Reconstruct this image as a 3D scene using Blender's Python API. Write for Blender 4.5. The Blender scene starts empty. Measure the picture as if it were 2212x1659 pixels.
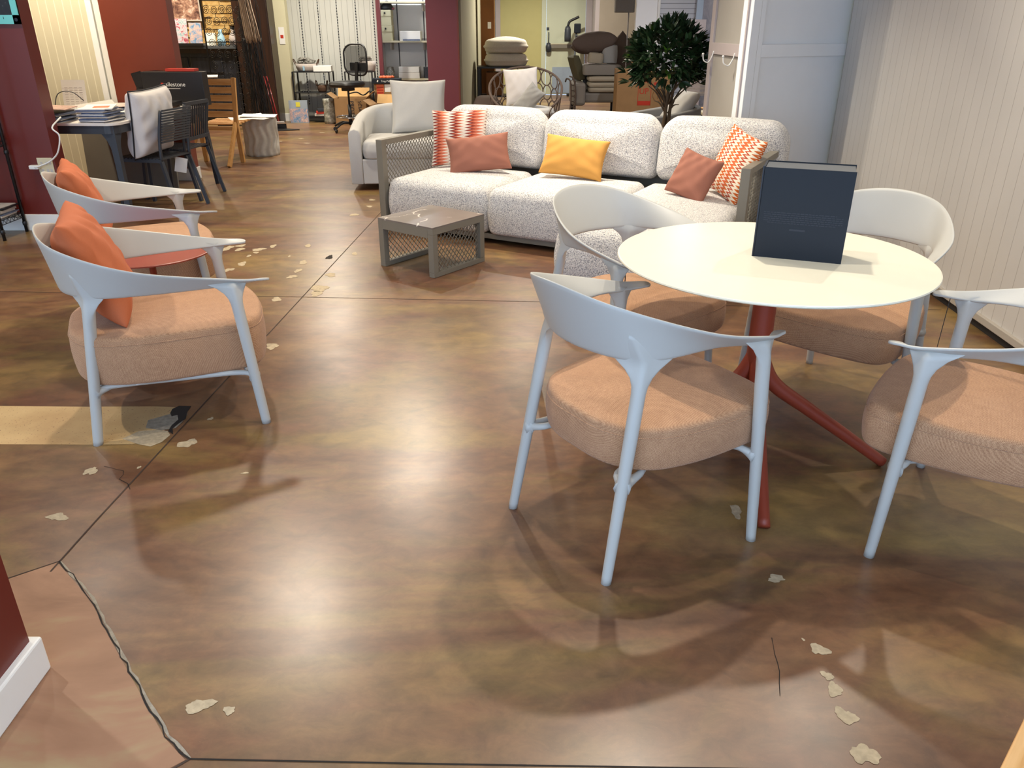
import bpy, math, random
from mathutils import Vector, Matrix
from math import sin, cos, pi, radians as R
random.seed(7)
S = bpy.context.scene
COL = S.collection
# ------------------------------------------------------------------ camera, world, lights, exposure
cam_d = bpy.data.cameras.new('camera'); cam = bpy.data.objects.new('camera', cam_d); COL.objects.link(cam)
cam_d.sensor_fit = 'HORIZONTAL'; cam_d.sensor_width = 36.0; cam_d.lens = 36.0 * 1679.16 / 2212
cam_d.clip_start = 0.05; cam_d.clip_end = 100
cam.location = (0, 0, 1.5); cam.rotation_euler = (R(90 - 24.7045), 0, 0)
S.camera = cam
S.view_settings.view_transform = 'Standard'; S.view_settings.look = 'None'
S.view_settings.gamma = 1.0; S.view_settings.use_curve_mapping = False
S.view_settings.exposure = 0.0
cy = S.cycles
cy.max_bounces = 6; cy.diffuse_bounces = 4; cy.glossy_bounces = 3; cy.transmission_bounces = 4
cy.use_denoising = True; cy.sample_clamp_indirect = 6.0; cy.caustics_reflective = False; cy.caustics_refractive = False
W = bpy.data.worlds.new('daylight'); S.world = W; W.use_nodes = True
bg = W.node_tree.nodes['Background']; bg.inputs[0].default_value = (0.55, 0.73, 1.0, 1); bg.inputs[1].default_value = 4.0

def lamp(x, y, z, w, size=.10, col=(1, .89, .73), spread=160, aim=None):
    d = bpy.data.lights.new('ceiling_or_fill_light', 'AREA'); d.shape = 'DISK'; d.size = size; d.energy = w; d.color = col
    d.spread = R(spread)
    o = bpy.data.objects.new('ceiling_or_fill_light', d); COL.objects.link(o); o.location = (x, y, z)
    if aim:
        o.rotation_euler = (Vector(aim) - Vector((x, y, z))).to_track_quat('-Z', 'Y').to_euler()
    return o
# spotlights of the track over the showroom, plus one added desk fill
lamp(.72, 3.30, 2.97, 32, .07, aim=(.7, 2.3, 0))
lamp(.28, 2.55, 2.97, 17, .07, aim=(.3, 2.0, 0))
lamp(2.0, 3.9, 2.97, 20, .07, aim=(1.7, 2.2, 0))
lamp(-1.72, 5.15, 2.97, 48, .16, aim=(-1.3, 3.0, 0))
lamp(-1.05, 7.5, 2.97, 52, .08, aim=(-.7, 6, 0))
lamp(.35, 6.15, 2.97, 34, .08, aim=(.9, 6.1, 0), spread=100)
lamp(-3.2, 2.9, 2.97, 30, .08, aim=(-2.6, 2.8, 0))
lamp(-4.4, 7.6, 2.97, 70, .10, col=(1, .86, .62))
lamp(-2.6, 10.5, 2.97, 75, .14)
lamp(-3.5, 5.3, 2.97, 22, .08)  # added fill that brightens the desk top, no known fixture here
lamp(.2, 10.2, 2.97, 60, .14)
lamp(-3.0, 13.0, 2.97, 85, .14, col=(1, .93, .80))
lamp(-5.4, 13.0, 2.97, 80, .14, col=(1, .84, .60))
lamp(-1.8, 15.0, 2.97, 34, .14, col=(.85, .92, 1))
lamp(2.6, 11.6, 2.97, 50, .16, col=(.95, .96, 1))
lamp(.6, 17.6, 2.97, 120, .16, col=(1, .93, .80))
lamp(2.4, 18.0, 2.97, 14, .16, col=(1, .93, .80))

# ------------------------------------------------------------------ materials
def lin(h):
    h = h.lstrip('#'); v = [int(h[i:i + 2], 16) / 255 for i in (0, 2, 4)]
    return tuple((c / 12.92 if c <= .04045 else ((c + .055) / 1.055) ** 2.4) for c in v) + (1,)
class NM:
    """small node-graph helper"""
    def __init__(s, name):
        s.m = bpy.data.materials.new(name); s.m.use_nodes = True; s.t = s.m.node_tree
        s.b = s.t.nodes['Principled BSDF']
    def n(s, typ, **kw):
        k = s.t.nodes.new(typ)
        for a, v in kw.items():
            if a[0] == '_': k.inputs[int(a[1:])].default_value = v
            else: setattr(k, a, v)
        return k
    def l(s, a, b): s.t.links.new(a, b)
    def co(s, scale=(1, 1, 1), kind='Object', rot=(0, 0, 0)):
        t = s.n('ShaderNodeTexCoord'); mp = s.n('ShaderNodeMapping'); s.l(t.outputs[kind], mp.inputs[0])
        mp.inputs[3].default_value = scale; mp.inputs[2].default_value = rot
        return mp.outputs[0]
    def noise(s, vec, scale, detail=3, rough=.55, dist=0):
        k = s.n('ShaderNodeTexNoise'); s.l(vec, k.inputs['Vector'])
        k.inputs['Scale'].default_value = scale; k.inputs['Detail'].default_value = detail
        k.inputs['Roughness'].default_value = rough; k.inputs['Distortion'].default_value = dist
        return k.outputs[0]
    def ramp(s, fac, stops, interp='LINEAR'):
        k = s.n('ShaderNodeValToRGB'); s.l(fac, k.inputs[0]); e = k.color_ramp.elements; k.color_ramp.interpolation = interp
        while len(e) < len(stops): e.new(.5)
        for i, (p, c) in enumerate(stops): e[i].position = p; e[i].color = lin(c) if isinstance(c, str) else c
        return k.outputs[0]
    def mix(s, fac, a, b, mode='MIX'):
        k = s.n('ShaderNodeMix'); k.data_type = 'RGBA'; k.blend_type = mode
        for v, i in ((fac, 0), (a, 6), (b, 7)):
            if isinstance(v, (int, float)): k.inputs[i].default_value = v
            elif isinstance(v, tuple): k.inputs[i].default_value = v
            elif isinstance(v, str): k.inputs[i].default_value = lin(v)
            else: s.l(v, k.inputs[i])
        return k.outputs[2]
    def math(s, op, a, b=0.0, c=None):
        k = s.n('ShaderNodeMath'); k.operation = op
        for i, v in enumerate((a, b) if c is None else (a, b, c)):
            if isinstance(v, (int, float)): k.inputs[i].default_value = v
            else: s.l(v, k.inputs[i])
        return k.outputs[0]
    def bump(s, h, strength=.3, dist=.002):
        k = s.n('ShaderNodeBump'); k.inputs['Strength'].default_value = strength; k.inputs['Distance'].default_value = dist
        s.l(h, k.inputs['Height']); s.l(k.outputs[0], s.b.inputs['Normal'])
    def color(s, c):
        if isinstance(c, str): s.b.inputs[0].default_value = lin(c)
        else: s.l(c, s.b.inputs[0])
    def set(s, rough=.5, metal=0, spec=.5, **kw):
        s.b.inputs['Roughness'].default_value = rough; s.b.inputs['Metallic'].default_value = metal
        s.b.inputs['Specular IOR Level'].default_value = spec
        for k, v in kw.items(): s.b.inputs[k.replace('_', ' ')].default_value = v
        return s.m
def plain(name, c, rough=.5, metal=0, spec=.5, vary=.05, vs=6, bump=0):
    """a painted or moulded surface: slight mottling, fine grain"""
    k = NM(name); v = k.co(); n = k.noise(v, vs, 3)
    base = lin(c); dk = tuple(x * (1 - vary) for x in base[:3]) + (1,); lt = tuple(min(1, x * (1 + vary)) for x in base[:3]) + (1,)
    k.color(k.ramp(n, [(.3, dk), (.7, lt)]))
    if bump: k.bump(k.noise(v, 400, 2), bump, .001)
    return k.set(rough, metal, spec)
M = {}
M['frame'] = plain('chair_frame_polymer', '#B4B4AF', .42, vary=.01, spec=.4)
M['table_top'] = plain('cream_laminate', '#E0DDCB', .30, vary=.01)
M['rust'] = plain('rust_red_metal', '#8E3A26', .42, vary=.03)
M['taupe'] = plain('taupe_powder_coat', '#7C776B', .45, vary=.02)
M['navy'] = plain('navy_card', '#141B24', .55, vary=.03, spec=.3)
M['navy_grey'] = plain('dark_grey_card_edge', '#4B5056', .5, vary=.02)
M['ink'] = plain('dark_ink', '#0C1422', .5, vary=.01)
M['black'] = plain('black_plastic', '#141416', .45, vary=.05)
M['blackmetal'] = plain('black_metal', '#16171A', .4, vary=.05)
M['charcoal'] = plain('charcoal_powder_coat', '#33373E', .45, vary=.03)
M['chrome'] = plain('chrome', '#C8C8C8', .12, 1, vary=.01)
M['white'] = plain('white_paint', '#E6E6E2', .5, vary=.015)
M['panelwhite'] = plain('white_panel_paint', '#EEF0F1', .5, vary=.01)
M['paper'] = plain('white_paper', '#E4E2DC', .7, vary=.02)
M['desktop'] = plain('pale_desk_laminate', '#E0DBD5', .4, vary=.02)
M['return'] = plain('grey_beige_screen_paint', '#A8A49D', .5, vary=.02)
M['rail'] = plain('beige_wall_rail_paint', '#A9A196', .5, vary=.02)
M['pale'] = plain('pale_grey_paper', '#B9B4B0', .7, vary=.04)
M['slate'] = plain('blue_grey_paper', '#5E6A86', .5, vary=.25, vs=30)
M['salmon'] = plain('orange_print', '#D9683C', .5, vary=.05)
M['redprint'] = plain('red_print', '#B8321E', .5, vary=.03)
M['card'] = plain('cardboard', '#96744C', .8, vary=.06, vs=9)
M['cardlight'] = plain('light_cardboard', '#C39C66', .8, vary=.05)
M['cardbrown'] = plain('brown_cardboard', '#7A4C22', .8, vary=.06)
M['red1'] = plain('dark_red_wall_paint', '#65211A', .32, vary=.03)
M['red2'] = plain('brick_red_wall_paint', '#70301F', .5, vary=.03)
M['plum'] = plain('plum_wall_paint', '#703038', .5, vary=.02)
M['cream_wall'] = plain('beige_wall_paint', '#C9C3A2', .7, vary=.02)
M['greige'] = plain('greige_wall_paint', '#A5A189', .7, vary=.02)
M['yellow'] = plain('yellow_green_wall_paint', '#BDB67C', .7, vary=.02)
M['lilac'] = plain('pale_lilac_trim_paint', '#B2A8A8', .6, vary=.02)
M['taupewall'] = plain('taupe_wall_paint', '#9A8F80', .7, vary=.03)
M['doorgreen'] = plain('pale_green_door_paint', '#C8CDB4', .5, vary=.03, vs=2)
M['kick'] = plain('pale_blue_plate', '#9AA8B8', .35, vary=.05)
M['ceil'] = plain('ceiling_paint', '#C9C2B4', .9, vary=.02)
M['grey_fabric'] = plain('grey_upholstery', '#8A857E', .9, vary=.05, vs=200, bump=.3)
M['greyc_fabric'] = plain('cool_grey_upholstery', '#9A9A98', .9, vary=.05, vs=200, bump=.3)
M['beige_fabric'] = plain('beige_upholstery', '#A89E8C', .9, vary=.05, vs=200, bump=.3)
M['brown_fabric'] = plain('brown_grey_upholstery', '#5E5048', .9, vary=.06, vs=200, bump=.3)
M['olive_fabric'] = plain('olive_upholstery', '#55503A', .9, vary=.06, vs=200, bump=.3)
M['white_fabric'] = plain('off_white_upholstery', '#C9C8C4', .9, vary=.03, vs=250, bump=.3)
M['pillow_white'] = plain('white_linen', '#D6D2D0', .9, vary=.03, vs=250, bump=.3)
M['cream_fabric'] = plain('cream_textured_fabric', '#C7BEAE', .9, vary=.08, vs=60, bump=.6)
M['orange'] = plain('burnt_orange_cloth', '#B4613A', .85, vary=.04, vs=300, bump=.25)
M['terracotta'] = plain('terracotta_cloth', '#96604E', .85, vary=.04, vs=300, bump=.25)
M['mustard'] = plain('mustard_cloth', '#CC9446', .85, vary=.04, vs=300, bump=.25)
M['piping'] = plain('navy_piping', '#10141E', .7, vary=.02)
M['stone'] = plain('concrete_grey', '#B8B6AE', .85, vary=.08, vs=14)
M['slab'] = plain('grey_board', '#6E6A62', .6, vary=.12, vs=2.5)
M['macrame'] = plain('beige_yarn', '#A08C78', .95, vary=.12, vs=60)
M['bark'] = plain('grey_brown_bark', '#5D4E3C', .9, vary=.25, vs=25)
M['cork'] = plain('dark_soil', '#2A211A', .95, vary=.2, vs=40)
M['chip'] = plain('bare_concrete_chip', '#B0A084', .75, vary=.16, vs=60)
M['chip_grey'] = plain('grey_filler', '#8F8778', .8, vary=.25, vs=50)
M['joint'] = plain('dark_joint', '#3A2A20', .8, vary=.2, vs=20)
M['crack'] = plain('crack_shadow', '#1E1712', .9, vary=.2)
M['basket'] = plain('brown_wicker', '#4E3524', .85, vary=.3, vs=90)
M['rope'] = plain('beige_cord', '#B8AEA6', .9, vary=.1, vs=80)
M['sticky'] = plain('yellow_note', '#D8D048', .7, vary=.02)
M['turq'] = plain('turquoise_frame', '#6FC7C4', .5, vary=.04)
M['cyanlabel'] = plain('pale_blue_note', '#9CC4DA', .6, vary=.02)
M['tan_print'] = plain('tan_mottled_print', '#B08C80', .6, vary=.35, vs=40)
M['redlacquer'] = plain('red_handle_metal', '#7E1418', .35, vary=.02)
M['ivory'] = plain('ivory_plastic', '#CFC6A8', .5, vary=.02)
M['leafgreen'] = plain('dark_green_leaf', '#20381E', .45, vary=.5, vs=7)
M['lime'] = plain('light_green_leaf', '#5E8A2E', .45, vary=.2, vs=7)

def wood(name, a, b, sc=(3, 40, 40), rough=.5):
    k = NM(name); v = k.co(sc); n = k.noise(v, 1.0, 4, .6, .6)
    k.color(k.ramp(n, [(.3, a), (.7, b)])); k.bump(n, .1, .001); return k.set(rough)
M['oak'] = wood('honey_wood', '#B5854A', '#D3A264', (30, 30, 3))
M['oakh'] = wood('honey_wood_rail', '#C08E50', '#DDB078', (3, 30, 30))
M['cabinet'] = wood('dark_stained_wood', '#15161C', '#2E313C', (18, 18, 1.2), .35)
M['cabinet2'] = wood('dark_brown_door_wood', '#1B1310', '#382219', (14, 14, .9), .35)

def weave(name, a, b, sc=330):
    k = NM(name); v = k.co()
    ck = k.n('ShaderNodeTexChecker'); k.l(k.co(rot=(.3, .2, .5)), ck.inputs['Vector']); ck.inputs['Scale'].default_value = sc
    n2 = k.noise(v, sc * 1.6, 2); n3 = k.noise(v, 30, 3)
    f2 = k.math('ADD', k.math('MULTIPLY', ck.outputs['Fac'], .26), k.math('ADD', k.math('MULTIPLY', n2, .90), k.math('MULTIPLY', n3, .18)))
    k.color(k.ramp(f2, [(.38, a), (1.0, b)]))
    k.bump(ck.outputs['Fac'], .25, .0006); k.set(.9, spec=.2, Sheen_Weight=.15); return k.m
M['seat'] = weave('terracotta_weave', '#845A40', '#CFA680', 380)

def boucle():
    k = NM('grey_boucle'); v = k.co()
    vo = k.n('ShaderNodeTexVoronoi'); k.l(v, vo.inputs['Vector']); vo.inputs['Scale'].default_value = 135
    n = k.noise(v, 165, 2, .6, .5)
    k.color(k.ramp(n, [(.36, '#84858C'), (.46, '#BAB8B6'), (.56, '#E2DFDA')]))
    h = k.math('SUBTRACT', n, k.math('MULTIPLY', vo.outputs['Distance'], .6))
    k.bump(h, .7, .004); k.set(.95, spec=.15, Sheen_Weight=.2); return k.m
M['boucle'] = boucle()

def zigzag(name, stops, cols=4.0):
    """woven zigzag stripes that run along the cushion, from its own UV map"""
    k = NM(name); t = k.n('ShaderNodeTexCoord'); sp = k.n('ShaderNodeSeparateXYZ'); k.l(t.outputs['UV'], sp.inputs[0])
    tri = k.math('PINGPONG', k.math('MULTIPLY', sp.outputs[1], 19.0), .5)
    x = k.math('ADD', k.math('MULTIPLY', sp.outputs[0], cols), k.math('MULTIPLY', tri, .42))
    fr = k.math('FRACT', x)
    c = k.ramp(fr, stops, 'CONSTANT')
    n = k.noise(k.co(), 260, 2)
    k.color(k.mix(.25, c, k.ramp(n, [(.35, '#5A3A34'), (.6, '#E8DCCB')]), 'OVERLAY'))
    k.bump(n, .4, .001); return k.set(.9, spec=.2)
M['zig'] = zigzag('zigzag_weave_rust', [(0, '#E2D8CC'), (.22, '#8A3A34'), (.34, '#C4674A'), (.46, '#D98A72'), (.56, '#E6DACC'), (.74, '#7A3436'), (.84, '#B5553A'), (.93, '#D8947C')], 1.6)
M['zig2'] = zigzag('zigzag_weave_orange', [(0, '#E6DCCB'), (.2, '#C8662E'), (.36, '#E9DECF'), (.5, '#D0694A'), (.62, '#C56A30'), (.72, '#E8DDCD'), (.86, '#B4543C')], 2.2)

def marble():
    k = NM('grey_marble'); v = k.co()
    n = k.noise(v, 2.2, 3, .5)
    vo = k.n('ShaderNodeTexVoronoi'); vo.feature = 'DISTANCE_TO_EDGE'
    ds = k.mix(.22, v, k.noise(v, 5, 4)); k.l(ds, vo.inputs['Vector']); vo.inputs['Scale'].default_value = 3.4
    f = k.math('LESS_THAN', vo.outputs['Distance'], .012)
    n2 = k.math('GREATER_THAN', k.noise(v, 3.1, 2), .47)
    base = k.ramp(n, [(.3, '#6A625C'), (.7, '#857C75')])
    k.color(k.mix(k.math('MULTIPLY', f, n2), base, '#D6CDC4')); return k.set(.3)
M['marble'] = marble()

def floor_mat(name='stained_concrete', bias=0.0):
    k = NM(name); v = k.co()
    big = k.noise(k.co((.55, 1.35, 1), rot=(0, 0, -.25)), 1.15, 5, .62, .9)
    pat = k.noise(k.co((.8, 1.9, 1), rot=(0, 0, -.15)), .8, 4, .6, 1.2)
    red = k.noise(k.co((1, 1.3, 1)), 2.1, 5, .65, .5)
    fine = k.noise(k.co((1, 1.5, 1)), 9, 10, .72, .4)
    micro = k.noise(v, 420, 2, .6)
    c1 = k.ramp(big, [(.28, '#3F2A20'), (.42, '#5E4232'), (.52, '#785C48'), (.64, '#9A7E5C'), (.78, '#B29A70')])
    c2 = k.ramp(pat, [(.34, '#54382C'), (.47, '#7B5F4C'), (.56, '#82714E'), (.68, '#9A8A56')])
    c = k.mix(.55, c1, c2)
    m = k.ramp(red, [(.52, (0, 0, 0, 1)), (.68, (1, 1, 1, 1))])
    c = k.mix(k.math('MULTIPLY', m, .35), c, '#70463A')
    c = k.mix(.5, c, k.ramp(fine, [(.34, '#3C3028'), (.66, '#C9B292')]), 'SOFT_LIGHT')
    sp = k.ramp(micro, [(.69, (0, 0, 0, 1)), (.74, (1, 1, 1, 1))])
    c = k.mix(k.math('MULTIPLY', sp, .35), c, '#B59C78')
    k.color(k.mix(1.0, c, (1.05, 1.03, .97, 1), 'MULTIPLY'))
    rr = k.ramp(k.noise(v, 3, 3), [(.2, (.29, .29, .29, 1)), (.8, (.36, .36, .36, 1))]); k.l(rr, k.b.inputs['Roughness'])
    k.bump(k.noise(v, 60, 3), .05, .001)
    k.b.inputs['Specular IOR Level'].default_value = .55
    return k.m
M['floor'] = floor_mat()
def slab_mat():
    k = NM('orange_stained_concrete')
    n = k.noise(k.co((1, 2.2, 1), rot=(0, 0, .5)), 2.0, 5, .6, .8)
    k.color(k.ramp(n, [(.3, '#7E5A42'), (.5, '#946E54'), (.66, '#9C8864'), (.8, '#AEA078')])); k.bump(k.noise(k.co(), 80, 3), .08, .001)
    return k.set(.42)
M['orange_slab'] = slab_mat()
def bare_mat():
    k = NM('bare_concrete')
    v = k.co(); n = k.noise(v, 3, 4); p = k.noise(v, 130, 2)
    c = k.ramp(n, [(.3, '#AE8C5E'), (.7, '#CCAE7C')])
    k.color(k.mix(k.ramp(p, [(.66, (0, 0, 0, 1)), (.70, (1, 1, 1, 1))]), c, '#6E4A34')); return k.set(.6)
M['bare'] = bare_mat()

def grooves(name, c, dark, period, axis=0, w=.06, light=False, rough=.5, extra=None):
    """vertical board grooves every `period` metres along the object's own axis"""
    k = NM(name); t = k.n('ShaderNodeTexCoord'); sp = k.n('ShaderNodeSeparateXYZ'); k.l(t.outputs['Object'], sp.inputs[0])
    x = k.math('DIVIDE', sp.outputs[axis], period); f = k.math('FRACT', x)
    d = k.math('ABSOLUTE', k.math('SUBTRACT', f, .5)); g = k.math('LESS_THAN', d, w)
    n = k.noise(k.co(), 2.0, 3)
    b = lin(c); base = k.ramp(n, [(.3, tuple(q * .96 for q in b[:3]) + (1,)), (.7, tuple(min(1, q * 1.03) for q in b[:3]) + (1,))])
    if extra:
        x2 = k.math('FRACT', k.math('DIVIDE', sp.outputs[axis], extra)); g = k.math('MAXIMUM', g, k.math('LESS_THAN', k.math('ABSOLUTE', k.math('SUBTRACT', x2, .5)), w * period / extra))
    k.color(k.mix(k.math('MULTIPLY', g, .75), base, dark)); k.bump(k.math('SUBTRACT', 1.0, g), .6, .004); return k.set(rough)
M['groove_right'] = grooves('grey_grooved_panel', '#C8C4BE', '#9A948D', .105, 0, .02, rough=.45, extra=.315)
M['groove_cream'] = grooves('cream_grooved_panel', '#D2CCB4', '#F6F2DC', .082, 0, .05, rough=.6)
M['slat_white'] = grooves('white_slatted_board', '#C6C8CE', '#4A4C54', .075, 2, .05)
M['blind'] = grooves('pale_vertical_panel', '#CFD0C8', '#8E8F8A', .095, 0, .035)

def picture(name, cols, sc=9, detail=5):
    k = NM(name); n = k.noise(k.co(), sc, detail, .7, .8)
    m = len(cols); k.color(k.ramp(n, [(.28 + .44 * i / (m - 1), c) for i, c in enumerate(cols)])); return k.set(.4)
M['photo_people'] = picture('colour_print', ['#2A2024', '#A83A50', '#C8C4D2', '#6AA0A8', '#E0D8DC'], 16)
M['photo_sea'] = picture('water_photo', ['#2E2020', '#6A4A44', '#B08A78', '#EADFD6'], 10)
M['photo_water'] = picture('blue_print', ['#2E4E7A', '#6E96BE', '#C9A8A0', '#D8DCE4'], 14)
M['photo_bw'] = picture('black_white_print', ['#060606', '#161616', '#202020', '#D8D8D6'], 9)
M['newsprint'] = picture('pinkish_print', ['#8E7A76', '#C8B4AC', '#E6DAD2'], 60)
M['abstract'] = picture('grey_abstract', ['#5E5F6A', '#85848C', '#A6A3A6'], 3.2)
M['foil'] = picture('clear_crumpled_plastic', ['#55564E', '#8A8A80', '#C8C8BE'], 14)
M['ledger'] = picture('ledger_stone', ['#8E6C3C', '#C8A468', '#E6D09A'], 6)
M['fish'] = picture('patterned_cloth', ['#202020', '#8A8880', '#E4E0D8'], 40)
# ------------------------------------------------------------------ mesh helpers
class B:
    """collects shapes, then links them as ONE mesh object"""
    def __init__(s): s.v = []; s.f = []; s.uv = None
    def add(s, vs, fs, mtx=None):
        o = len(s.v)
        s.v += [tuple(mtx @ Vector(p)) if mtx else tuple(p) for p in vs]
        s.f += [tuple(i + o for i in f) for f in fs]; return s
    def box(s, c, d, rz=0, rx=0, ry=0):
        m = Matrix.Translation(c) @ Matrix.Rotation(rz, 4, 'Z') @ Matrix.Rotation(ry, 4, 'Y') @ Matrix.Rotation(rx, 4, 'X')
        x, y, z = d[0] / 2, d[1] / 2, d[2] / 2
        vs = [(-x, -y, -z), (x, -y, -z), (x, y, -z), (-x, y, -z), (-x, -y, z), (x, -y, z), (x, y, z), (-x, y, z)]
        return s.add(vs, [(0, 3, 2, 1), (4, 5, 6, 7), (0, 1, 5, 4), (1, 2, 6, 5), (2, 3, 7, 6), (3, 0, 4, 7)], m)
    def bb(s, x0, x1, y0, y1, z0, z1): return s.box(((x0 + x1) / 2, (y0 + y1) / 2, (z0 + z1) / 2), (x1 - x0, y1 - y0, z1 - z0))
    def bar(s, a, b, w, h=None, up=(0, 0, 1)):
        a = Vector(a); b = Vector(b); d = b - a; L = d.length; h = h or w
        z = d.normalized(); u = Vector(up)
        if abs(z.dot(u)) > .98: u = Vector((1, 0, 0))
        x = z.cross(u).normalized(); y = x.cross(z)
        m = Matrix((x, y, z)).transposed().to_4x4(); m.translation = (a + b) / 2
        x_, y_, z_ = w / 2, h / 2, L / 2
        vs = [(-x_, -y_, -z_), (x_, -y_, -z_), (x_, y_, -z_), (-x_, y_, -z_), (-x_, -y_, z_), (x_, -y_, z_), (x_, y_, z_), (-x_, y_, z_)]
        return s.add(vs, [(0, 3, 2, 1), (4, 5, 6, 7), (0, 1, 5, 4), (1, 2, 6, 5), (2, 3, 7, 6), (3, 0, 4, 7)], m)
    def loft(s, rings, cap=True, closed=True):
        n = len(rings[0]); o = len(s.v)
        for r in rings: s.v += [tuple(p) for p in r]
        for i in range(len(rings) - 1):
            for j in range(n if closed else n - 1):
                k = (j + 1) % n
                s.f.append((o + i * n + j, o + i * n + k, o + (i + 1) * n + k, o + (i + 1) * n + j))
        if cap:
            s.f.append(tuple(o + j for j in range(n))[::-1]); s.f.append(tuple(o + (len(rings) - 1) * n + j for j in range(n)))
        return s
    def tube(s, pts, r, n=8, closed=False):
        P = [Vector(p) for p in pts]; m = len(P); rings = []; up = None
        for i in range(m):
            a = P[i - 1] if (i or closed) else P[0]; b = P[(i + 1) % m] if (i < m - 1 or closed) else P[-1]
            t = (b - a).normalized()
            if up is None:
                up = Vector((0, 0, 1)) if abs(t.z) < .9 else Vector((1, 0, 0))
            x = t.cross(up)
            if x.length < 1e-4: x = t.orthogonal()
            x.normalize(); y = x.cross(t).normalized(); up = y
            rr = r(i / (m - 1)) if callable(r) else r
            rings.append([P[i] + (x * cos(q) + y * sin(q)) * rr for q in (2 * pi * j / n for j in range(n))])
        if closed: rings.append(rings[0]); return s.loft(rings, cap=False)
        return s.loft(rings)
    def lathe(s, prof, c=(0, 0, 0), n=32):
        rings = [[(c[0] + r * cos(2 * pi * j / n), c[1] + r * sin(2 * pi * j / n), c[2] + z) for j in range(n)] for r, z in prof]
        return s.loft(rings)
    def prism(s, pts, z0, z1):
        n = len(pts); o = len(s.v)
        s.v += [(p[0], p[1], z0) for p in pts] + [(p[0], p[1], z1) for p in pts]
        s.f.append(tuple(o + j for j in range(n))[::-1]); s.f.append(tuple(o + n + j for j in range(n)))
        for j in range(n):
            k = (j + 1) % n; s.f.append((o + j, o + k, o + n + k, o + n + j))
        return s
    def build(s, name, m, parent=None, smooth=False, bevel=0, sub=0, loc=None, rot=None, solid=0, ang=40):
        me = bpy.data.meshes.new(name); me.from_pydata(s.v, [], s.f); me.update()
        if s.uv:
            ul = me.uv_layers.new(name='UVMap')
            for lp in me.loops: ul.data[lp.index].uv = s.uv[lp.vertex_index]
        o = bpy.data.objects.new(name, me); COL.objects.link(o)
        me.materials.append(M[m] if isinstance(m, str) else m)
        if parent: o.parent = parent
        if loc is not None: o.location = loc
        if rot is not None: o.rotation_euler = rot
        if smooth: me.polygons.foreach_set('use_smooth', [True] * len(me.polygons))
        if solid:
            q = o.modifiers.new('s', 'SOLIDIFY'); q.thickness = solid; q.offset = 0
        if bevel:
            q = o.modifiers.new('b', 'BEVEL'); q.width = bevel; q.segments = 2; q.limit_method = 'ANGLE'; q.angle_limit = R(50)
        if sub:
            q = o.modifiers.new('u', 'SUBSURF'); q.levels = sub; q.render_levels = sub
        return o
def tag(o, label, cat, group=None, kind=None):
    if label: o['label'] = label
    if cat: o['category'] = cat
    if group: o['group'] = group
    if kind: o['kind'] = kind
    return o
def thing(name, label, cat, loc=(0, 0, 0), rz=0, group=None):
    o = bpy.data.objects.new(name, None); COL.objects.link(o); o.empty_display_size = .1
    o.location = loc; o.rotation_euler = (0, 0, rz); return tag(o, label, cat, group)
def struct(o): o['kind'] = 'structure'; return o
def kids(o): return list(o.children)
def dup(o, parent=None):
    c = o.copy(); COL.objects.link(c)
    if parent: c.parent = parent
    for ch in kids(o): dup(ch, c)
    return c
def place(o, loc, rz, label, group=None):
    o.location = loc; o.rotation_euler = (0, 0, rz); o['label'] = label
    if group: o['group'] = group
    return o
def cr(P, n=8, closed=False):
    P = [Vector(p) for p in P]; m = len(P)
    Q = [P[-1]] + P + [P[0], P[1]] if closed else [2 * P[0] - P[1]] + P + [2 * P[-1] - P[-2]]
    o = []
    for i in range(1, len(Q) - 2):
        a, b, c, d = Q[i - 1:i + 3]
        for j in range(n):
            t = j / n
            o.append(.5 * (2 * b + (c - a) * t + (2 * a - 5 * b + 4 * c - d) * t * t + (3 * b - a - 3 * c + d) * t ** 3))
    if not closed: o.append(P[-1])
    return o
def rrect(w, d, r, n=5, cx=0, cy_=0):
    o = []
    for sx, sy, a0 in ((1, 1, 0), (-1, 1, pi / 2), (-1, -1, pi), (1, -1, 3 * pi / 2)):
        for j in range(n + 1):
            a = a0 + pi / 2 * j / n; o.append(Vector((cx + sx * (w / 2 - r) + r * cos(a), cy_ + sy * (d / 2 - r) + r * sin(a), 0)))
    return o
def pad(out, z0, z1, crown=.02, rb=.03, rt=.03, bulge=.01, n=5):
    """an upholstered cushion: outline (2-D), bottom z0, top z1, rounded edges and a crowned top"""
    c = sum((Vector(p) for p in out), Vector()) / len(out); b = B(); rings = []
    def ring(off, z):
        r = []
        for i, p in enumerate(out):
            a, q = out[i - 1], out[(i + 1) % len(out)]; t = (Vector(q) - Vector(a)); nrm = Vector((t.y, -t.x, 0))
            if nrm.length < 1e-6: nrm = Vector(p) - c
            nrm.normalize()
            if nrm.dot(Vector(p) - c) < 0: nrm = -nrm
            w = Vector(p) + nrm * off; r.append((w.x, w.y, z))
        return r
    def scl(f, z): return [((p[0] - c.x) * f + c.x, (p[1] - c.y) * f + c.y, z) for p in ring(-rt, 0)]
    rings.append([((p[0] - c.x) * .5 + c.x, (p[1] - c.y) * .5 + c.y, z0) for p in ring(-rb, 0)])
    for i in range(n + 1):
        a = pi / 2 * i / n; rings.append(ring(-rb * (1 - sin(a)), z0 + rb * (1 - cos(a))))
    for t in (.33, .66):
        rings.append(ring(bulge * sin(pi * t), z0 + rb + (z1 - z0 - rb - rt) * t))
    for i in range(n + 1):
        a = pi / 2 * i / n; rings.append(ring(-rt * (1 - cos(a)), z1 - rt * (1 - sin(a))))
    for f in (.9, .75, .5, .25, .05): rings.append(scl(f, z1 + crown * (1 - f * f)))
    return b.loft(rings)
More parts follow.
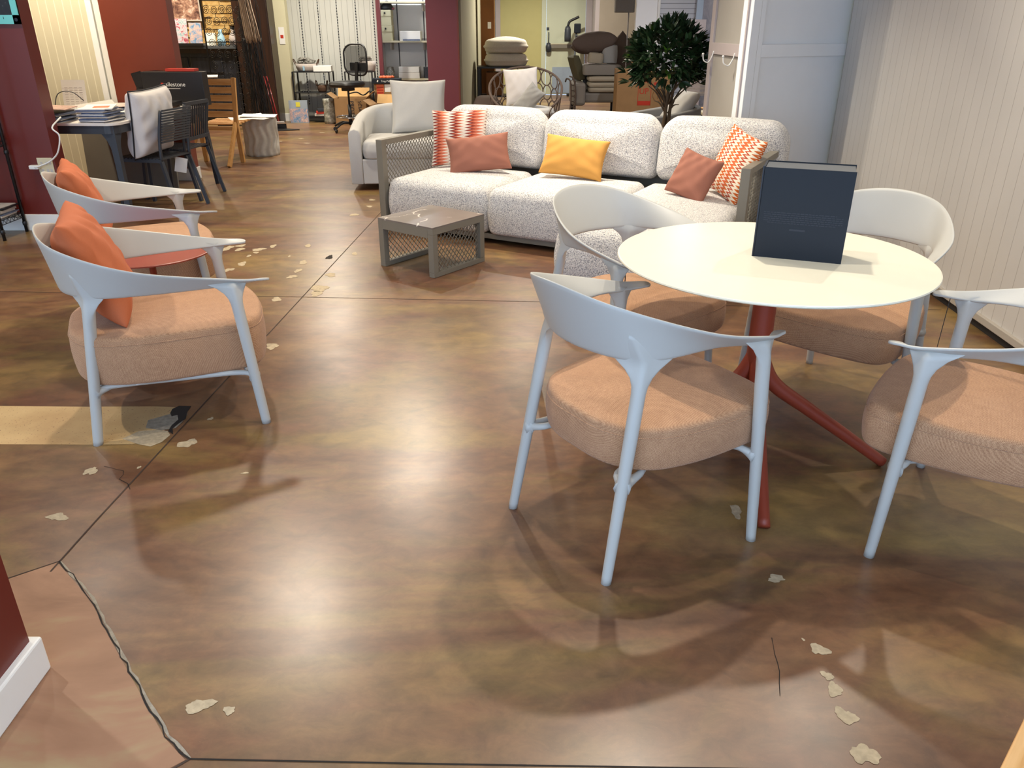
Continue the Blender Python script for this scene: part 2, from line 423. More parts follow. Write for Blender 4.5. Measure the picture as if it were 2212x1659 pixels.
def pillow(w, h, d, name, m, loc, rot, label=None, cat='cushion', group=None, parent=None, wr=.004, n=22, sag=.08, seed=1, pinch=.42):
    """scatter cushion: local x = width, z = height (base at 0), y = thickness"""
    rnd = random.Random(seed); ph = [rnd.uniform(0, 6.28) for _ in range(8)]
    b = B(); b.uv = []; idx = {}
    for s_ in (1, -1):
        for i in range(n + 1):
            for j in range(n + 1):
                a = -1 + 2 * i / n; c = -1 + 2 * j / n
                edge = i in (0, n) or j in (0, n)
                if s_ == -1 and edge: idx[s_, i, j] = idx[1, i, j]; continue
                x = a * w / 2 * (1 - sag * (1 - c * c)); z = c * h / 2 * (1 - sag * (1 - a * a))
                t = (max(0, (1 - a ** 4)) * max(0, 1 - c ** 4)) ** pinch * d / 2 * (.72 + .28 * (1 - a * a) * (1 - c * c))
                k = max(abs(a), abs(c))
                t += wr * k * (1 - k ** 6) * sin(9 * a + 6 * c * a + ph[0]) * sin(7 * c + ph[1]) * 2.2
                idx[s_, i, j] = len(b.v); b.v.append((x, s_ * max(t, 0) if not edge else 0, z + h / 2)); b.uv.append((i / n, j / n))
    for s_ in (1, -1):
        for i in range(n):
            for j in range(n):
                q = (idx[s_, i, j], idx[s_, i + 1, j], idx[s_, i + 1, j + 1], idx[s_, i, j + 1]); b.f.append(q[::-1] if s_ == 1 else q)
    o = b.build(name, m, parent, smooth=True, sub=1, loc=loc, rot=rot)
    if label: tag(o, label, cat, group)
    o['rim'] = 0; del o['rim']
    return o
def text(s, size, m, parent, loc, rot=(0, 0, 0), ext=.0005, name='lettering', align='LEFT', sx=1):
    c = bpy.data.curves.new(name, 'FONT'); c.body = s; c.size = size; c.extrude = ext; c.align_x = align
    c.materials.append(M[m]); o = bpy.data.objects.new(name, c); COL.objects.link(o); o.location = loc; o.rotation_euler = rot
    dg = bpy.context.evaluated_depsgraph_get(); me = bpy.data.meshes.new_from_object(o.evaluated_get(dg)); me.name = name
    bpy.data.objects.remove(o); bpy.data.curves.remove(c)
    o = bpy.data.objects.new(name, me); COL.objects.link(o); o.location = loc; o.rotation_euler = rot
    if parent: o.parent = parent
    return o
def lattice(w, h, cw=.021, ch=.046, t=.0022, dp=.005):
    """expanded metal in local x-z plane, origin at the lower left"""
    b = B(); ns = int(round(w / cw)); ms = int(round(h / ch * 2)); cw = w / ns; sh = h / ms
    for k in range(ns):
        L = []
        for i in range(ms + 1):
            off = cw / 2 * (1 if (i + k) % 2 else -1) * .94
            L.append((k * cw + cw / 2 + off, i * sh))
        rings = [[(x - t / 2, -dp / 2, z), (x + t / 2, -dp / 2, z), (x + t / 2, dp / 2, z), (x - t / 2, dp / 2, z)] for x, z in L]
        b.loft(rings)
    return b
# ------------------------------------------------------------------ the room
def slab(name, x0, x1, y0, y1, z0, z1, m, bevel=0, parent=None):
    cx, cy_, cz = (x0 + x1) / 2, (y0 + y1) / 2, (z0 + z1) / 2
    o = B().box((0, 0, 0), (x1 - x0, y1 - y0, z1 - z0)).build(name, m, parent, bevel=bevel, loc=(cx, cy_, cz)); 
    return struct(o) if parent is None else o
fl = B().bb(-7.2, 4.6, -2.0, 20.6, -.12, 0).build('floor', 'floor'); struct(fl)
slab('ceiling', -7.2, 4.6, -1.0, 20.6, 3.0, 3.15, 'ceil')
# saw-cut joints, cracks, chips and unstained patches of the floor
def strip(pts, w, z=.0012, m='joint', name='joint', wob=0, seed=3):
    rnd = random.Random(seed); b = B(); P = [Vector((p[0], p[1], 0)) for p in pts]
    Q = []
    for a, c in zip(P, P[1:]):
        k = max(1, int((c - a).length / .03)) if wob else 1
        for i in range(k): Q.append(a.lerp(c, i / k))
    Q.append(P[-1])
    L = []; Rr = []
    for i, p in enumerate(Q):
        t = (Q[min(i + 1, len(Q) - 1)] - Q[max(i - 1, 0)]).normalized(); n = Vector((-t.y, t.x, 0))
        o = n * (rnd.uniform(-wob, wob)); ww = w * (rnd.uniform(.5, 1.4) if wob else 1)
        L.append(p + n * ww / 2 + o); Rr.append(p - n * ww / 2 + o)
    n = len(Q); vs = [(p.x, p.y, z) for p in L + Rr]
    b.add(vs, [(i, n + i, n + i + 1, i + 1) for i in range(n - 1)]); return b.build(name, m, fl)
strip([(-1.397, 1.90), (-1.389, 2.16), (-1.28, 4.5), (-1.181, 6.56), (-1.10, 8.2)], .006)
strip([(-3.6, 4.66), (-1.546, 4.545), (.164, 4.439), (2.5, 4.29)], .005)
strip([(-1.395, 1.952), (-1.21, 1.78), (-1.06, 1.6), (-.93, 1.45), (-.80, 1.30), (-.726, 1.238)], .007, m='chip_grey', name='crack_filler', wob=.003)
strip([(-1.395, 1.952), (-1.21, 1.775), (-1.065, 1.6), (-.935, 1.45), (-.805, 1.30), (-.726, 1.238)], .0035, z=.0017, m='crack', name='crack', wob=.005, seed=8)
strip([(-.726, 1.238), (-.172, 1.225), (1.2, 1.20)], .004, m='crack')
strip([(-.726, 1.238), (-.80, 1.17), (-1.0, 1.02)], .005)
strip([(-1.395, 1.952), (-1.524, 1.857), (-2.6, 1.10)], .004, m='joint')
strip([(-1.36, 2.36), (-1.385, 2.40), (-1.43, 2.43), (-1.44, 2.49), (-1.53, 2.52)], .002, m='crack', name='crack', wob=.004, seed=5)
strip([(.70, 1.62), (.685, 1.5), (.66, 1.42)], .0018, m='crack', name='crack', wob=.002, seed=6)
# slab of a warmer stain beyond the crack
b = B(); P = [(-1.400, 1.945), (-1.215, 1.775), (-1.065, 1.595), (-.935, 1.445), (-.805, 1.295), (-.735, 1.235), (-1.0, 1.02), (-1.2, .8), (-3.4, .55), (-2.6, 1.10), (-1.524, 1.852)]
b.add([(x, y, .0006) for x, y in P], [tuple(range(len(P)))]); b.build('stained_panel', 'orange_slab', fl)
def blob(cx, cy_, a, c, seed, z=.0010, n=26):
    rnd = random.Random(seed); ph = [rnd.uniform(0, 6.28) for _ in range(4)]; o = []
    for j in range(n):
        t = 2 * pi * j / n; k = 1 + .20 * sin(2 * t + ph[0]) + .14 * sin(3 * t + ph[1]) + .10 * sin(5 * t + ph[2]) + rnd.uniform(-.12, .12)
        o.append((cx + a * k * cos(t), cy_ + c * k * sin(t), z))
    return o
CHIPS = [(-2.119,5.668,0.038,0.066),(-2.041,5.749,0.028,0.041),(-2.014,5.642,0.031,0.040),(-1.874,5.642,0.048,0.040),(-1.794,5.735,0.025,0.040),(-1.867,5.551,0.017,0.025),(-1.891,5.463,0.017,0.025),(-1.876,5.259,0.029,0.046),(-1.918,5.112,0.028,0.044),(-1.598,5.451,0.010,0.025),(-1.460,5.294,0.026,0.047),(-1.445,5.090,0.022,0.043),(-1.450,4.951,0.028,0.041),(-1.536,5.749,0.024,0.041),(-1.143,5.526,0.020,0.038),(-1.205,4.993,0.034,0.042),(-1.214,4.702,0.047,0.075),(-1.208,4.599,0.040,0.045),(-1.424,4.483,0.033,0.035),(-1.383,6.808,0.032,0.054),(-1.307,7.155,0.025,0.040),(-1.334,7.448,0.026,0.043),(-1.238,3.727,0.034,0.038),(-1.285,2.697,0.033,0.033),(-1.528,2.189,0.034,0.022),(-1.562,2.486,0.021,0.030),(0.790,1.868,0.025,0.017),(0.815,1.577,0.020,0.023),(0.801,1.485,0.015,0.014),(0.803,1.440,0.017,0.024),(0.800,1.358,0.023,0.023),(0.800,1.250,0.027,0.029),(-0.761,1.390,0.034,0.019),(-0.683,1.375,0.016,0.011),(0.763,2.222,0.018,0.038),(-1.396,2.512,0.006,0.010),(-0.986,2.472,0.014,0.006),(-1.268,2.909,0.010,0.013),(0.784,1.613,0.004,0.005)]
for i, (x, y, a, c) in enumerate(CHIPS):
    o = blob(x, y, a, c, i + 20); B().add(o, [tuple(range(len(o)))]).build('paint_chip', 'chip', fl)
def flat(P, z, m, name): return B().add([(x, y, z) for x, y in P], [tuple(range(len(P)))[::-1]]).build(name, m, fl)
flat([(-3.3, 3.04), (-2.31, 3.032), (-1.84, 3.023), (-1.56, 3.027), (-1.43, 3.018), (-1.429, 2.909), (-1.42, 2.80), (-1.46, 2.72), (-1.50, 2.69), (-1.673, 2.686), (-2.1, 2.69), (-3.3, 2.70)], .0008, 'bare', 'bare_concrete_strip')
flat([(-1.525, 2.896), (-1.46, 2.95), (-1.412, 2.996), (-1.381, 2.952), (-1.375, 2.88), (-1.381, 2.826), (-1.43, 2.806), (-1.505, 2.826)], .0012, 'chip_grey', 'filler_patch')
flat([(-1.56, 2.735), (-1.521, 2.798), (-1.45, 2.81), (-1.405, 2.80), (-1.38, 2.766), (-1.39, 2.708), (-1.42, 2.671), (-1.477, 2.69)], .0012, 'chip', 'filler_patch')
flat([(-1.458, 2.96), (-1.465, 3.0), (-1.448, 3.03), (-1.394, 3.028), (-1.39, 2.974), (-1.372, 2.909), (-1.384, 2.867), (-1.392, 2.82), (-1.37, 2.77), (-1.402, 2.80), (-1.408, 2.85), (-1.40, 2.90), (-1.42, 2.943), (-1.44, 2.93)], .0016, 'crack', 'broken_hole')
B().add(blob(-1.305, 5.43, .018, .06, 3, .0016), [tuple(range(26))]).build('broken_hole', 'crack', fl)

# right wall: hung grooved panels, with a bottom rail; the wall runs 3 degrees off the view axis
ang = math.atan2(.053, 1.0)
def alongwall(y): return 2.595 + .053 * (y - 4.58)
w = thing('wall_right', None, None, (alongwall(-1.9), -1.9, 0), -ang); w['kind'] = 'structure'
B().box((.06, 4.43, 1.53), (.12, 8.86, 2.94)).build('wall_panel', 'cream_wall', w)
o = B().box((0, 0, 0), (8.72, .02, 2.95)).build('grooved_panel', 'groove_right', w, loc=(-.011, 4.37, 1.525), rot=(0, 0, pi / 2))
B().bb(-.040, -.0, 0.01, 8.73, .045, .085).build('bottom_rail', 'rail', w, bevel=.004)
B().bb(-.018, .0, 0.01, 8.73, .0, .04).build('gap_shade', 'crack', w)  # solid dark strip, painted-in shade of the gap below the hung panels
# white panelled screen wall past it and its return
pa = Vector((1.775, 6.385, 0)); pb = Vector((2.735, 6.878, 0)); pd = pb - pa; L = pd.length; az = math.atan2(pd.y, pd.x)
w = thing('wall_back_right', None, None, pa, az); w['kind'] = 'structure'
B().bb(0, L, .012, .09, 0, 3.0).build('panel', 'panelwhite', w)
fr = B(); fr.bb(0, .125, -.02, .02, 0, 3.0); fr.bb(.125, L, -.02, .02, 1.285, 1.375); fr.bb(.125, L, 0, .02, 0, .14); fr.bb(.125, L, 0, .02, 2.88, 3.0)
fr.build('frame_rails', 'panelwhite', w, bevel=.002)
w = thing('wall_return', None, None, (1.775, 6.40, 0), R(92)); w['kind'] = 'structure'
B().bb(0, 1.0, -.08, 0.0, 0, 3.0).build('panel', 'return', w)
fr = B(); fr.bb(0, .10, 0, .02, 0, 3.0); fr.bb(.90, 1.0, 0, .02, 0, 3.0); fr.bb(.10, .90, 0, .02, 1.285, 1.375)
fr.build('frame_rails', 'lilac', w, bevel=.002)
def hook(par, x, z):
    P = cr([(x, .02, z + .06), (x, .03, z + .02), (x, .06, z - .03), (x, .10, z - .015), (x, .11, z + .03)], 5)
    h = B().tube(P, .005, 8); h.lathe([(.0, 0), (.009, .002), (.009, .014), (0, .018)], (x, .11, z + .028), 10)
    return h.build('coat_hook', 'white', par, smooth=True)
hook(w, .22, 1.25); hook(w, .83, 1.25)

# column near the lower left corner of the view
c = thing('wall_front_left', None, None, (-1.4, 1.19, 0)); c['kind'] = 'structure'
B().bb(-.12, .195, -.10, .305, 0, 3.0).build('column', 'red1', c)
B().bb(-.14, .215, -.12, .325, 0, .105).build('baseboard', 'white', c, bevel=.006)
# dark red wall with its own return, white baseboard
c = thing('wall_left', None, None, (-3.57, 6.24, 0)); c['kind'] = 'structure'
B().bb(-3.4, 0, 0, .15, 0, 3.0).build('wall', 'red1', c)
B().bb(-3.4, .012, -.014, .164, 0, .13).build('baseboard', 'white', c, bevel=.004)
slab('wall_outer_left', -7.2, -7.05, -1.0, 20.6, 0, 3.0, 'cream_wall')
slab('wall_outer_right', 4.45, 4.6, 6.6, 20.6, 0, 3.0, 'panelwhite')
slab('wall_connector_right', 2.85, 4.45, 6.75, 6.9, 0, 3.0, 'panelwhite')
# cream grooved wall behind the desk, white corner trim, brick red wing wall
slab('wall_cream', -7.05, -4.05, 8.55, 8.7, 0, 3.0, 'groove_cream')
slab('trim_1', -4.20, -4.14, 8.50, 8.56, 0, 3.0, 'panelwhite', .004); slab('trim_2', -4.12, -4.055, 8.49, 8.56, 0, 3.0, 'white', .004)
c = thing('wall_wing', None, None, (-3.72, 8.55, 0)); c['kind'] = 'structure'
B().bb(-.335, .33, -.075, .075, 0, 3.0).build('column', 'red2', c)
B().bb(-.347, .342, -.087, .087, 0, .125).build('baseboard', 'white', c, bevel=.004)
# bar recess
slab('wall_bar_back', -7.05, -3.9, 14.35, 14.5, 0, 3.0, 'ledger')
for i in range(34):   # courses of split-face stone
    pass
slab('wall_beige', -3.93, -3.74, 14.2, 14.36, 0, 3.0, 'cream_wall')
slab('baseboard_beige', -3.945, -3.73, 14.185, 14.2, 0, .13, 'white', .004)
w = slab('wall_slatted', -4.0, -2.26, 14.66, 14.78, 0, 3.0, 'blind')
for x in (-3.60, -3.30, -2.98, -2.66, -2.36):
    bd = B()
    for i in range(60): bd.box((x, 14.652, .25 + i * .045), (.014, .010, .026))
    bd.build('bead_strand', 'charcoal', w).matrix_parent_inverse = w.matrix_world.inverted() if False else Matrix.Translation(w.location).inverted()
slab('trim_post', -2.30, -2.235, 14.56, 14.66, 0, 3.0, 'plum')
slab('wall_alcove_back', -2.9, -.90, 15.75, 15.87, 0, 3.0, 'panelwhite')
slab('wall_alcove_left', -2.42, -2.36, 14.78, 15.75, 0, 3.0, 'panelwhite')
slab('wall_plum', -1.455, -.93, 14.5, 14.66, 0, 3.0, 'plum')
slab('wall_plum_return', -.93, -.905, 14.5, 14.66, 0, 3.0, 'red2')
o = B().box((0, 0, 0), (.08, 4.0, 3.0)).build('wall_corridor', 'greige', loc=(-.81, 16.66, 1.5), rot=(0, 0, -.05)); struct(o)
# back room end wall and door
slab('wall_end_yellow', -1.0, .69, 20.0, 20.12, 0, 3.0, 'yellow')
slab('trim_3', -.39, -.27, 19.95, 20.0, 0, 3.0, 'lilac', .004)
slab('wall_end_top', .69, 1.86, 20.0, 20.12, 2.35, 3.0, 'greige')
slab('trim_4', .69, .80, 19.96, 20.06, 0, 2.45, 'doorgreen', .004); slab('trim_5', 1.72, 1.86, 19.96, 20.06, 0, 2.45, 'lilac', .004)
d = thing('door_1', None, None, (1.26, 20.0, 0)); d['kind'] = 'structure'
B().bb(-.455, .455, 0, .05, .01, 2.34).build('door_leaf', 'doorgreen', d, bevel=.003)
B().bb(-.30, .40, -.012, 0, .04, .62).build('kick_plate', 'kick', d)
B().bb(-.36, .42, -.09, -.03, 1.03, 1.13).build('panic_bar', 'taupe', d, bevel=.01)
B().bb(-.36, .42, -.10, -.09, 1.115, 1.135).build('bar_cap', 'ivory', d)
q = B(); q.lathe([(.0, -.12), (.06, -.10), (.07, 0), (.05, .08), (0, .1)], (-.40, -.07, 1.06), 16); q.tube([(-.40, -.05, 1.14), (-.40, -.05, 1.38)], .012, 8); q.build('latch', 'charcoal', d, smooth=True)
B().bb(-.45, -.39, -.012, 0, 1.42, 1.48).build('lock_plate', 'charcoal', d)
B().lathe([(.0, 0), (.02, .002), (.02, .01), (0, .012)], (0, 0, 0), 12).build('peephole', 'white', d, loc=(-.02, 0, 1.40), rot=(R(90), 0, 0))
slab('wall_end_side', 1.86, 1.95, 19.2, 20.12, 0, 3.0, 'lilac')
slab('wall_end_taupe', 1.95, 4.45, 19.2, 19.32, 0, 3.0, 'taupewall')
# right-hand bay
slab('trim_6', 2.02, 2.40, 14.0, 14.12, 0, 3.0, 'panelwhite', .004)
slab('trim_7', 2.36, 2.40, 13.96, 14.0, 0, 3.0, 'white', .004)
slab('wall_slat_bay', 2.40, 3.14, 14.02, 14.14, 0, 3.0, 'slat_white')
slab('trim_8', 3.05, 3.20, 13.9, 14.02, 0, 3.0, 'panelwhite', .004)
slab('wall_bay_end', 3.2, 4.45, 14.2, 14.32, 0, 3.0, 'panelwhite')
# ------------------------------------------------------------------ armchairs
DIN = dict(T=[(-.032, 0, .871), (.026, .189, .843), (.254, .325, .761), (.500, .321, .697), (.589, .307, .684)],
           Bt=[(.040, 0, .672), (.117, .212, .672), (.347, .270, .683), (.500, .292, .668), (.583, .268, .676)],
           rear=(0, .243), front=(.525, .343), sz=.305, c0=.325, c1=.468,
           out=[(.060, .10), (.055, .0), (.060, -.10), (.095, -.185), (.165, -.250), (.30, -.285), (.46, -.294), (.585, -.284), (.645, -.215), (.662, 0), (.645, .215), (.585, .284), (.46, .294), (.30, .285), (.165, .250), (.095, .185)],
           r0=.0155, r1=.0205, bow=.085)
LOU = dict(T=[(-.067, 0, .812), (.002, .226, .770), (.243, .364, .691), (.585, .356, .616), (.705, .349, .599)],
           Bt=[(-.026, 0, .558), (.077, .230, .571), (.253, .300, .577), (.585, .322, .583), (.698, .305, .590)],
           rear=(0, .296), front=(.633, .383), sz=.205, c0=.225, c1=.425,
           out=[(-.02, .14), (-.03, 0), (-.02, -.14), (.05, -.26), (.22, -.318), (.44, -.328), (.60, -.318), (.68, -.24), (.715, 0), (.68, .24), (.60, .318), (.44, .328), (.22, .318), (.05, .26)],
           r0=.0185, r1=.0225, bow=.03)
def armchair(spec, name, label, cat):
    t = thing(name, label, cat)
    def ctrl(C):
        half = [(f, -r, z) for f, r, z in C]               # right side: local y negative
        return [(f, -y, z) for f, y, z in half[:0:-1]] + half
    T = cr(ctrl(spec['T']), 10); Bo = cr(ctrl(spec['Bt']), 10); n = len(T)
    # rounded paddle ends
    def endrow(T_, B_, k, ext):
        mid = (T_ + B_) / 2; d = (T[0] - T[3]).normalized() if k == 0 else (T[-1] - T[-4]).normalized()
        return [mid + (T_ - mid) * s_ + d * ext * e for s_, e in ((.8, .6), (.35, 1))]
    rows = []
    m = 7
    def row(a, c): return [a.lerp(c, i / m) for i in range(m + 1)]
    for side in (0, 1):
        pass
    R0 = []
    a, c = T[0], Bo[0]; d = (T[0] - T[4]).normalized(); mid = (a + c) / 2
    for s_, e in ((.22, .026), (.60, .021), (.88, .011)): R0.append(row(mid + (a - mid) * s_ + d * e, mid + (c - mid) * s_ + d * e))
    for i in range(n): R0.append(row(T[i], Bo[i]))
    a, c = T[-1], Bo[-1]; d = (T[-1] - T[-5]).normalized(); mid = (a + c) / 2
    for s_, e in ((.88, .011), (.60, .021), (.22, .026)): R0.append(row(mid + (a - mid) * s_ + d * e, mid + (c - mid) * s_ + d * e))
    b = B(); nr = len(R0)
    for r in R0: b.v += [tuple(p) for p in r]
    k = m + 1
    for i in range(nr - 1):
        for j in range(m): b.f.append((i * k + j, i * k + j + 1, (i + 1) * k + j + 1, (i + 1) * k + j))
    b.build('backrest', 'frame', t, smooth=True, solid=.0095, sub=1)
    # legs, flaring into the band
    nT = n - 1
    def at(L, i):
        i = max(0, min(n - 1.001, i)); k = int(i); return L[k].lerp(L[k + 1], i - k)
    def surf(i, v): return at(T, i).lerp(at(Bo, i), v)
    def leg(sd, fr):
        fx, ry = spec['front'] if fr else spec['rear']; foot = Vector((fx, -sd * ry, 0))
        ic = (nT - 10 if fr else nT - 30) if sd == 1 else (10 if fr else 30)
        v0 = .5 if fr else 1.0; top = surf(ic, v0)
        if fr: top.z -= .004
        tv = (surf(ic + 1.5, v0) - surf(ic - 1.5, v0)); ds = tv.length / 3; tang = tv.normalized(); th_ = Vector((tang.x, tang.y, 0)).normalized()
        nrm = Vector((-th_.y, th_.x, 0))
        c0 = Vector((.3, 0, 0))
        if nrm.dot(top - c0) < 0: nrm = -nrm                      # outward
        N = 30; M_ = 32; rings = []
        for i in range(N + 1):
            u = i / N; zz = u * top.z; p = foot.lerp(top, u); dist = top.z - zz
            r = spec['r0'] + (spec['r1'] - spec['r0']) * min(1, u * 1.3)
            k_ = max(0, 1 - dist / .095); k_ = k_ * k_ * (.35 + .65 * k_); ra = r + .056 * k_; ring = []
            for j in range(M_):
                q = 2 * pi * j / M_; x = ra * cos(q); w_ = math.exp(-(x / r) ** 2 * min(1, (ra - r) / .03))
                y = (r * (1 - .45 * k_) * w_ + .0044 * k_) * (abs(sin(q)) ** .9) * (1 if sin(q) >= 0 else -1)
                base = p + th_ * x; fol = at(T, ic + x / ds).lerp(at(Bo, ic + x / ds), v0) + (p - top)
                if fr: fol.z -= .0
                ring.append(base.lerp(fol, min(1, k_ * 1.3)) + nrm * y)
            rings.append(ring)
        if not fr:
            for e, ra, co in ((.09, .052, .48), (.19, .042, .36), (.30, .031, .22), (.41, .020, .10), (.50, .009, .02)):
                ring = []
                for j in range(M_):
                    q = 2 * pi * j / M_; x = ra * cos(q); o_ = max(0, sin(q)); w_ = math.exp(-(x / spec['r1']) ** 2 * 1.2)
                    y = .003 * sin(q) + spec['r1'] * co * w_ * o_ + (.0015 if sin(q) > 0 else 0)
                    ring.append(surf(ic + x / ds, 1 - e) + nrm * y)
                rings.append(ring)
        return B().loft(rings).build('leg', 'frame', t, smooth=True)
    for sd in (1, -1):
        for fr in (1, 0): leg(sd, fr)
    # seat frame: rails with fillets at the legs
    sf = B(); z = spec['sz']
    def legpt(sd, fr, z_):
        fx, ry = spec['front'] if fr else spec['rear']; i = (nT - 10 if fr else nT - 30) if sd == 1 else (10 if fr else 30)
        u = z_ / Bo[i].z; return Vector((fx, -sd * ry, 0)).lerp(Bo[i], u)
    def rail(a, c_, bow, dip=.0):
        a = Vector(a); c_ = Vector(c_); L = cr([a, a.lerp(c_, .09) + Vector(bow) * .75 + Vector((0, 0, .014)), a.lerp(c_, .5) + Vector(bow) + Vector((0, 0, .014)), a.lerp(c_, .91) + Vector(bow) * .75 + Vector((0, 0, .014)), c_], 6)
        sf.tube(L, lambda u: .011 + .016 * (abs(2 * u - 1)) ** 9, 10)
    for sd in (1, -1): rail(legpt(sd, 1, z), legpt(sd, 0, z), (0, sd * spec['bow'], 0))
    rail(legpt(1, 1, z), legpt(-1, 1, z), (-.03, 0, 0)); rail(legpt(1, 0, z), legpt(-1, 0, z), (.07 + spec['bow'], 0, 0))
    sf.build('seat_frame', 'frame', t, smooth=True)
    out = cr([(a, c2, 0) for a, c2 in spec['out']], 5, closed=True)
    cush = pad(out, spec['c0'], spec['c1'], crown=.020, rb=.022, rt=.020, bulge=.007).build('seat_cushion', 'seat', t, smooth=True, sub=1)
    seam = B(); q = []
    for i, p in enumerate(out):
        a, c2 = out[i - 1], out[(i + 1) % len(out)]; tt = c2 - a; nn = Vector((tt.y, -tt.x, 0)).normalized()
        ctr = Vector((.35, 0, 0))
        if nn.dot(p - ctr) < 0: nn = -nn
        q.append(p + nn * .0015 + Vector((0, 0, spec['c1'] - .030)))
    seam.tube(q, .0021, 5, closed=True); seam.build('piping', 'seat', cush, smooth=True)
    return t
din = armchair(DIN, 'dining_armchair', '', 'chair')
lou = armchair(LOU, 'lounge_armchair', '', 'chair')
B_ = dup(din); C_ = dup(din); D_ = dup(din); L2_ = dup(lou)
G1 = 'armchairs around the round table'; G2 = 'lounge armchairs on the left'
place(din, (.141, 2.049, 0), .603, 'pale armchair nearest the camera, back turned, empty terracotta seat at the round table', G1)
place(B_, (.297, 3.434, 0), -.844, 'pale armchair between the sofa chaise and the round table, tall curved back facing the camera', G1)
place(C_, (1.633, 3.339, 0), -2.336, 'pale armchair behind the navy box, between round table and grooved wall', G1)
place(D_, (1.738, 1.929, 0), 2.483, 'pale armchair cut off by the right picture edge beside the round table', G1)
place(lou, (-1.759, 2.958, 0), .438, 'low wide lounge armchair in the left foreground holding an orange cushion', G2)
place(L2_, (-2.386, 4.156, 0), .475, 'low lounge armchair behind the foreground one, near the dark red wall', G2)
# hang tags on two of them
def hangtag(par, x, y, z, L, size=True):
    tg = B(); tg.tube([(x, y, z), (x + .004, y, z - L)], .0012, 5); tg.tube([(x, y + .004, z), (x + .004, y, z - L)], .0012, 5)
    o = tg.build('tag_string', 'black', par)
    if size:
        h = B().box((x + .004, y, z - L - .032), (.09, .0015, .07)).build('hang_tag', 'blackmetal', par)
        for i, wd in enumerate((.06, .05, .045)): B().box((x + .004, y - .0012, z - L - .028 - i * .010), (wd, .0006, .0022)).build('tag_print', 'navy_grey', h)
hangtag(D_, .555, -.285, .672, .20)
hangtag(B_, .50, -.262, .668, .18, False)
# care label sewn to two seats
B().box((.20, -.285, .226), (.045, .004, .010)).build('care_label', 'white', lou)
B().box((.135, -.10, .318), (.004, .045, .016), rz=.35).build('care_label', 'white', din)

# ------------------------------------------------------------------ round table
t = thing('round_table', 'round cream-topped dining table on a rust red branching pedestal', 'table', (.895, 2.615, 0))
Rt = .528
B().lathe([(0, .768), (Rt - .02, .768), (Rt - .004, .771), (Rt, .775), (Rt - .002, .779), (Rt - .006, .78), (0, .78)], n=96).build('tabletop', 'table_top', t)
B().lathe([(0, .750), (.11, .750), (.14, .757), (.14, .767), (0, .767)], n=32).build('top_plate', 'rust', t)
B().lathe([(.040, .30), (.041, .45), (.040, .60), (.043, .72), (.060, .752), (.0, .753)], n=28).build('column', 'rust', t, smooth=True)
for a in (-98, -9.5, 82, 171):
    dx, dy = cos(R(a)), sin(R(a)); per = Vector((-dy, dx, 0)); P = cr([(0, .46), (.020, .385), (.075, .300), (.20, .215), (.36, .110), (.505, .012)], 7); rings = []
    for i, p in enumerate(P):
        q = P[min(i + 1, len(P) - 1)] - P[max(i - 1, 0)]; q.normalize(); nn = Vector((-q.y * dx, -q.y * dy, q.x)) if False else Vector((q.y * -dx, q.y * -dy, q.x))
        u = i / (len(P) - 1); ra = .030 - .010 * u; rb = .034 - .014 * u
        c = Vector((p.x * dx, p.x * dy, p.y)); rings.append([c + per * ra * cos(w_) + nn * rb * sin(w_) for w_ in (2 * pi * j / 16 for j in range(16))])
    B().loft(rings).build('leg', 'rust', t, smooth=True)
# navy slipcase box standing on it
p0 = Vector((.831, 2.622, 0)); p1 = Vector((1.095, 2.519, 0)); az = math.atan2((p1 - p0).y, (p1 - p0).x); wd = (p1 - p0).length
t = thing('presentation_box', 'navy box standing upright on the round table', 'box', (p0.x, p0.y, .780), az)
B().bb(0, wd, 0, .003, 0, .300).build('front_cover', 'navy', t)
B().bb(0, wd, .131, .135, 0, .303).build('back_cover', 'navy', t)
B().bb(.004, wd - .003, .004, .130, .002, .299).build('page_block', 'navy_grey', t)
B().bb(-.004, .003, 0, .135, 0, .303).build('spine', 'ink', t)
rnd = random.Random(4)
for i in range(6):
    tx = B(); x = .016 + (.012 if i == 5 else 0) + rnd.uniform(0, .004); xe = wd - .016 - (.02 if i in (0, 5) else 0); z = .155 - i * .0068
    while x < xe:
        ww = rnd.uniform(.006, .016); tx.box((min(x + ww, xe) / 2 + x / 2, -.0004, z), (min(ww, xe - x), .0005, .0026)); x += ww + .0028
    tx.build('printed_line', 'ink', t)
B().box((wd * .46, -.0004, .100), (.050, .0005, .006)).build('printed_line', 'ink', t)

# ------------------------------------------------------------------ side table between the lounge chairs
t = thing('side_table', 'small round brick red side table between the two lounge armchairs', 'table', (-1.80, 3.78, 0))
B().lathe([(0, .478), (.285, .478), (.30, .482), (.30, .488), (.296, .490), (0, .490)], n=64).build('tabletop', 'rust', t)
B().lathe([(0, 0), (.16, 0), (.165, .008), (.05, .016), (.018, .03), (.016, .47), (.05, .477), (0, .478)], n=32).build('pedestal', 'rust', t, smooth=True)
o = B().box((0, 0, .004), (.15, .10, .008)).build('flat_tray', 'redprint', loc=(-1.86, 3.93, .490), rot=(0, 0, .3)); tag(o, 'thin dark red card lying on the small red side table', 'card')

# ------------------------------------------------------------------ cushions on the lounge chairs
pillow(.54, .46, .19, 'scatter_cushion', 'orange', (-1.600, 3.075, .425), (R(-21), R(0), R(114)), 'burnt orange cushion slumped in the foreground lounge armchair', 'cushion', 'orange cushions', wr=.009, seed=2, pinch=.5, sag=.10)
pillow(.52, .45, .17, 'scatter_cushion', 'orange', (-2.245, 4.275, .425), (R(-20), R(0), R(117)), 'burnt orange cushion in the lounge armchair nearer the dark red wall', 'cushion', 'orange cushions', wr=.008, seed=5, pinch=.5, sag=.10)
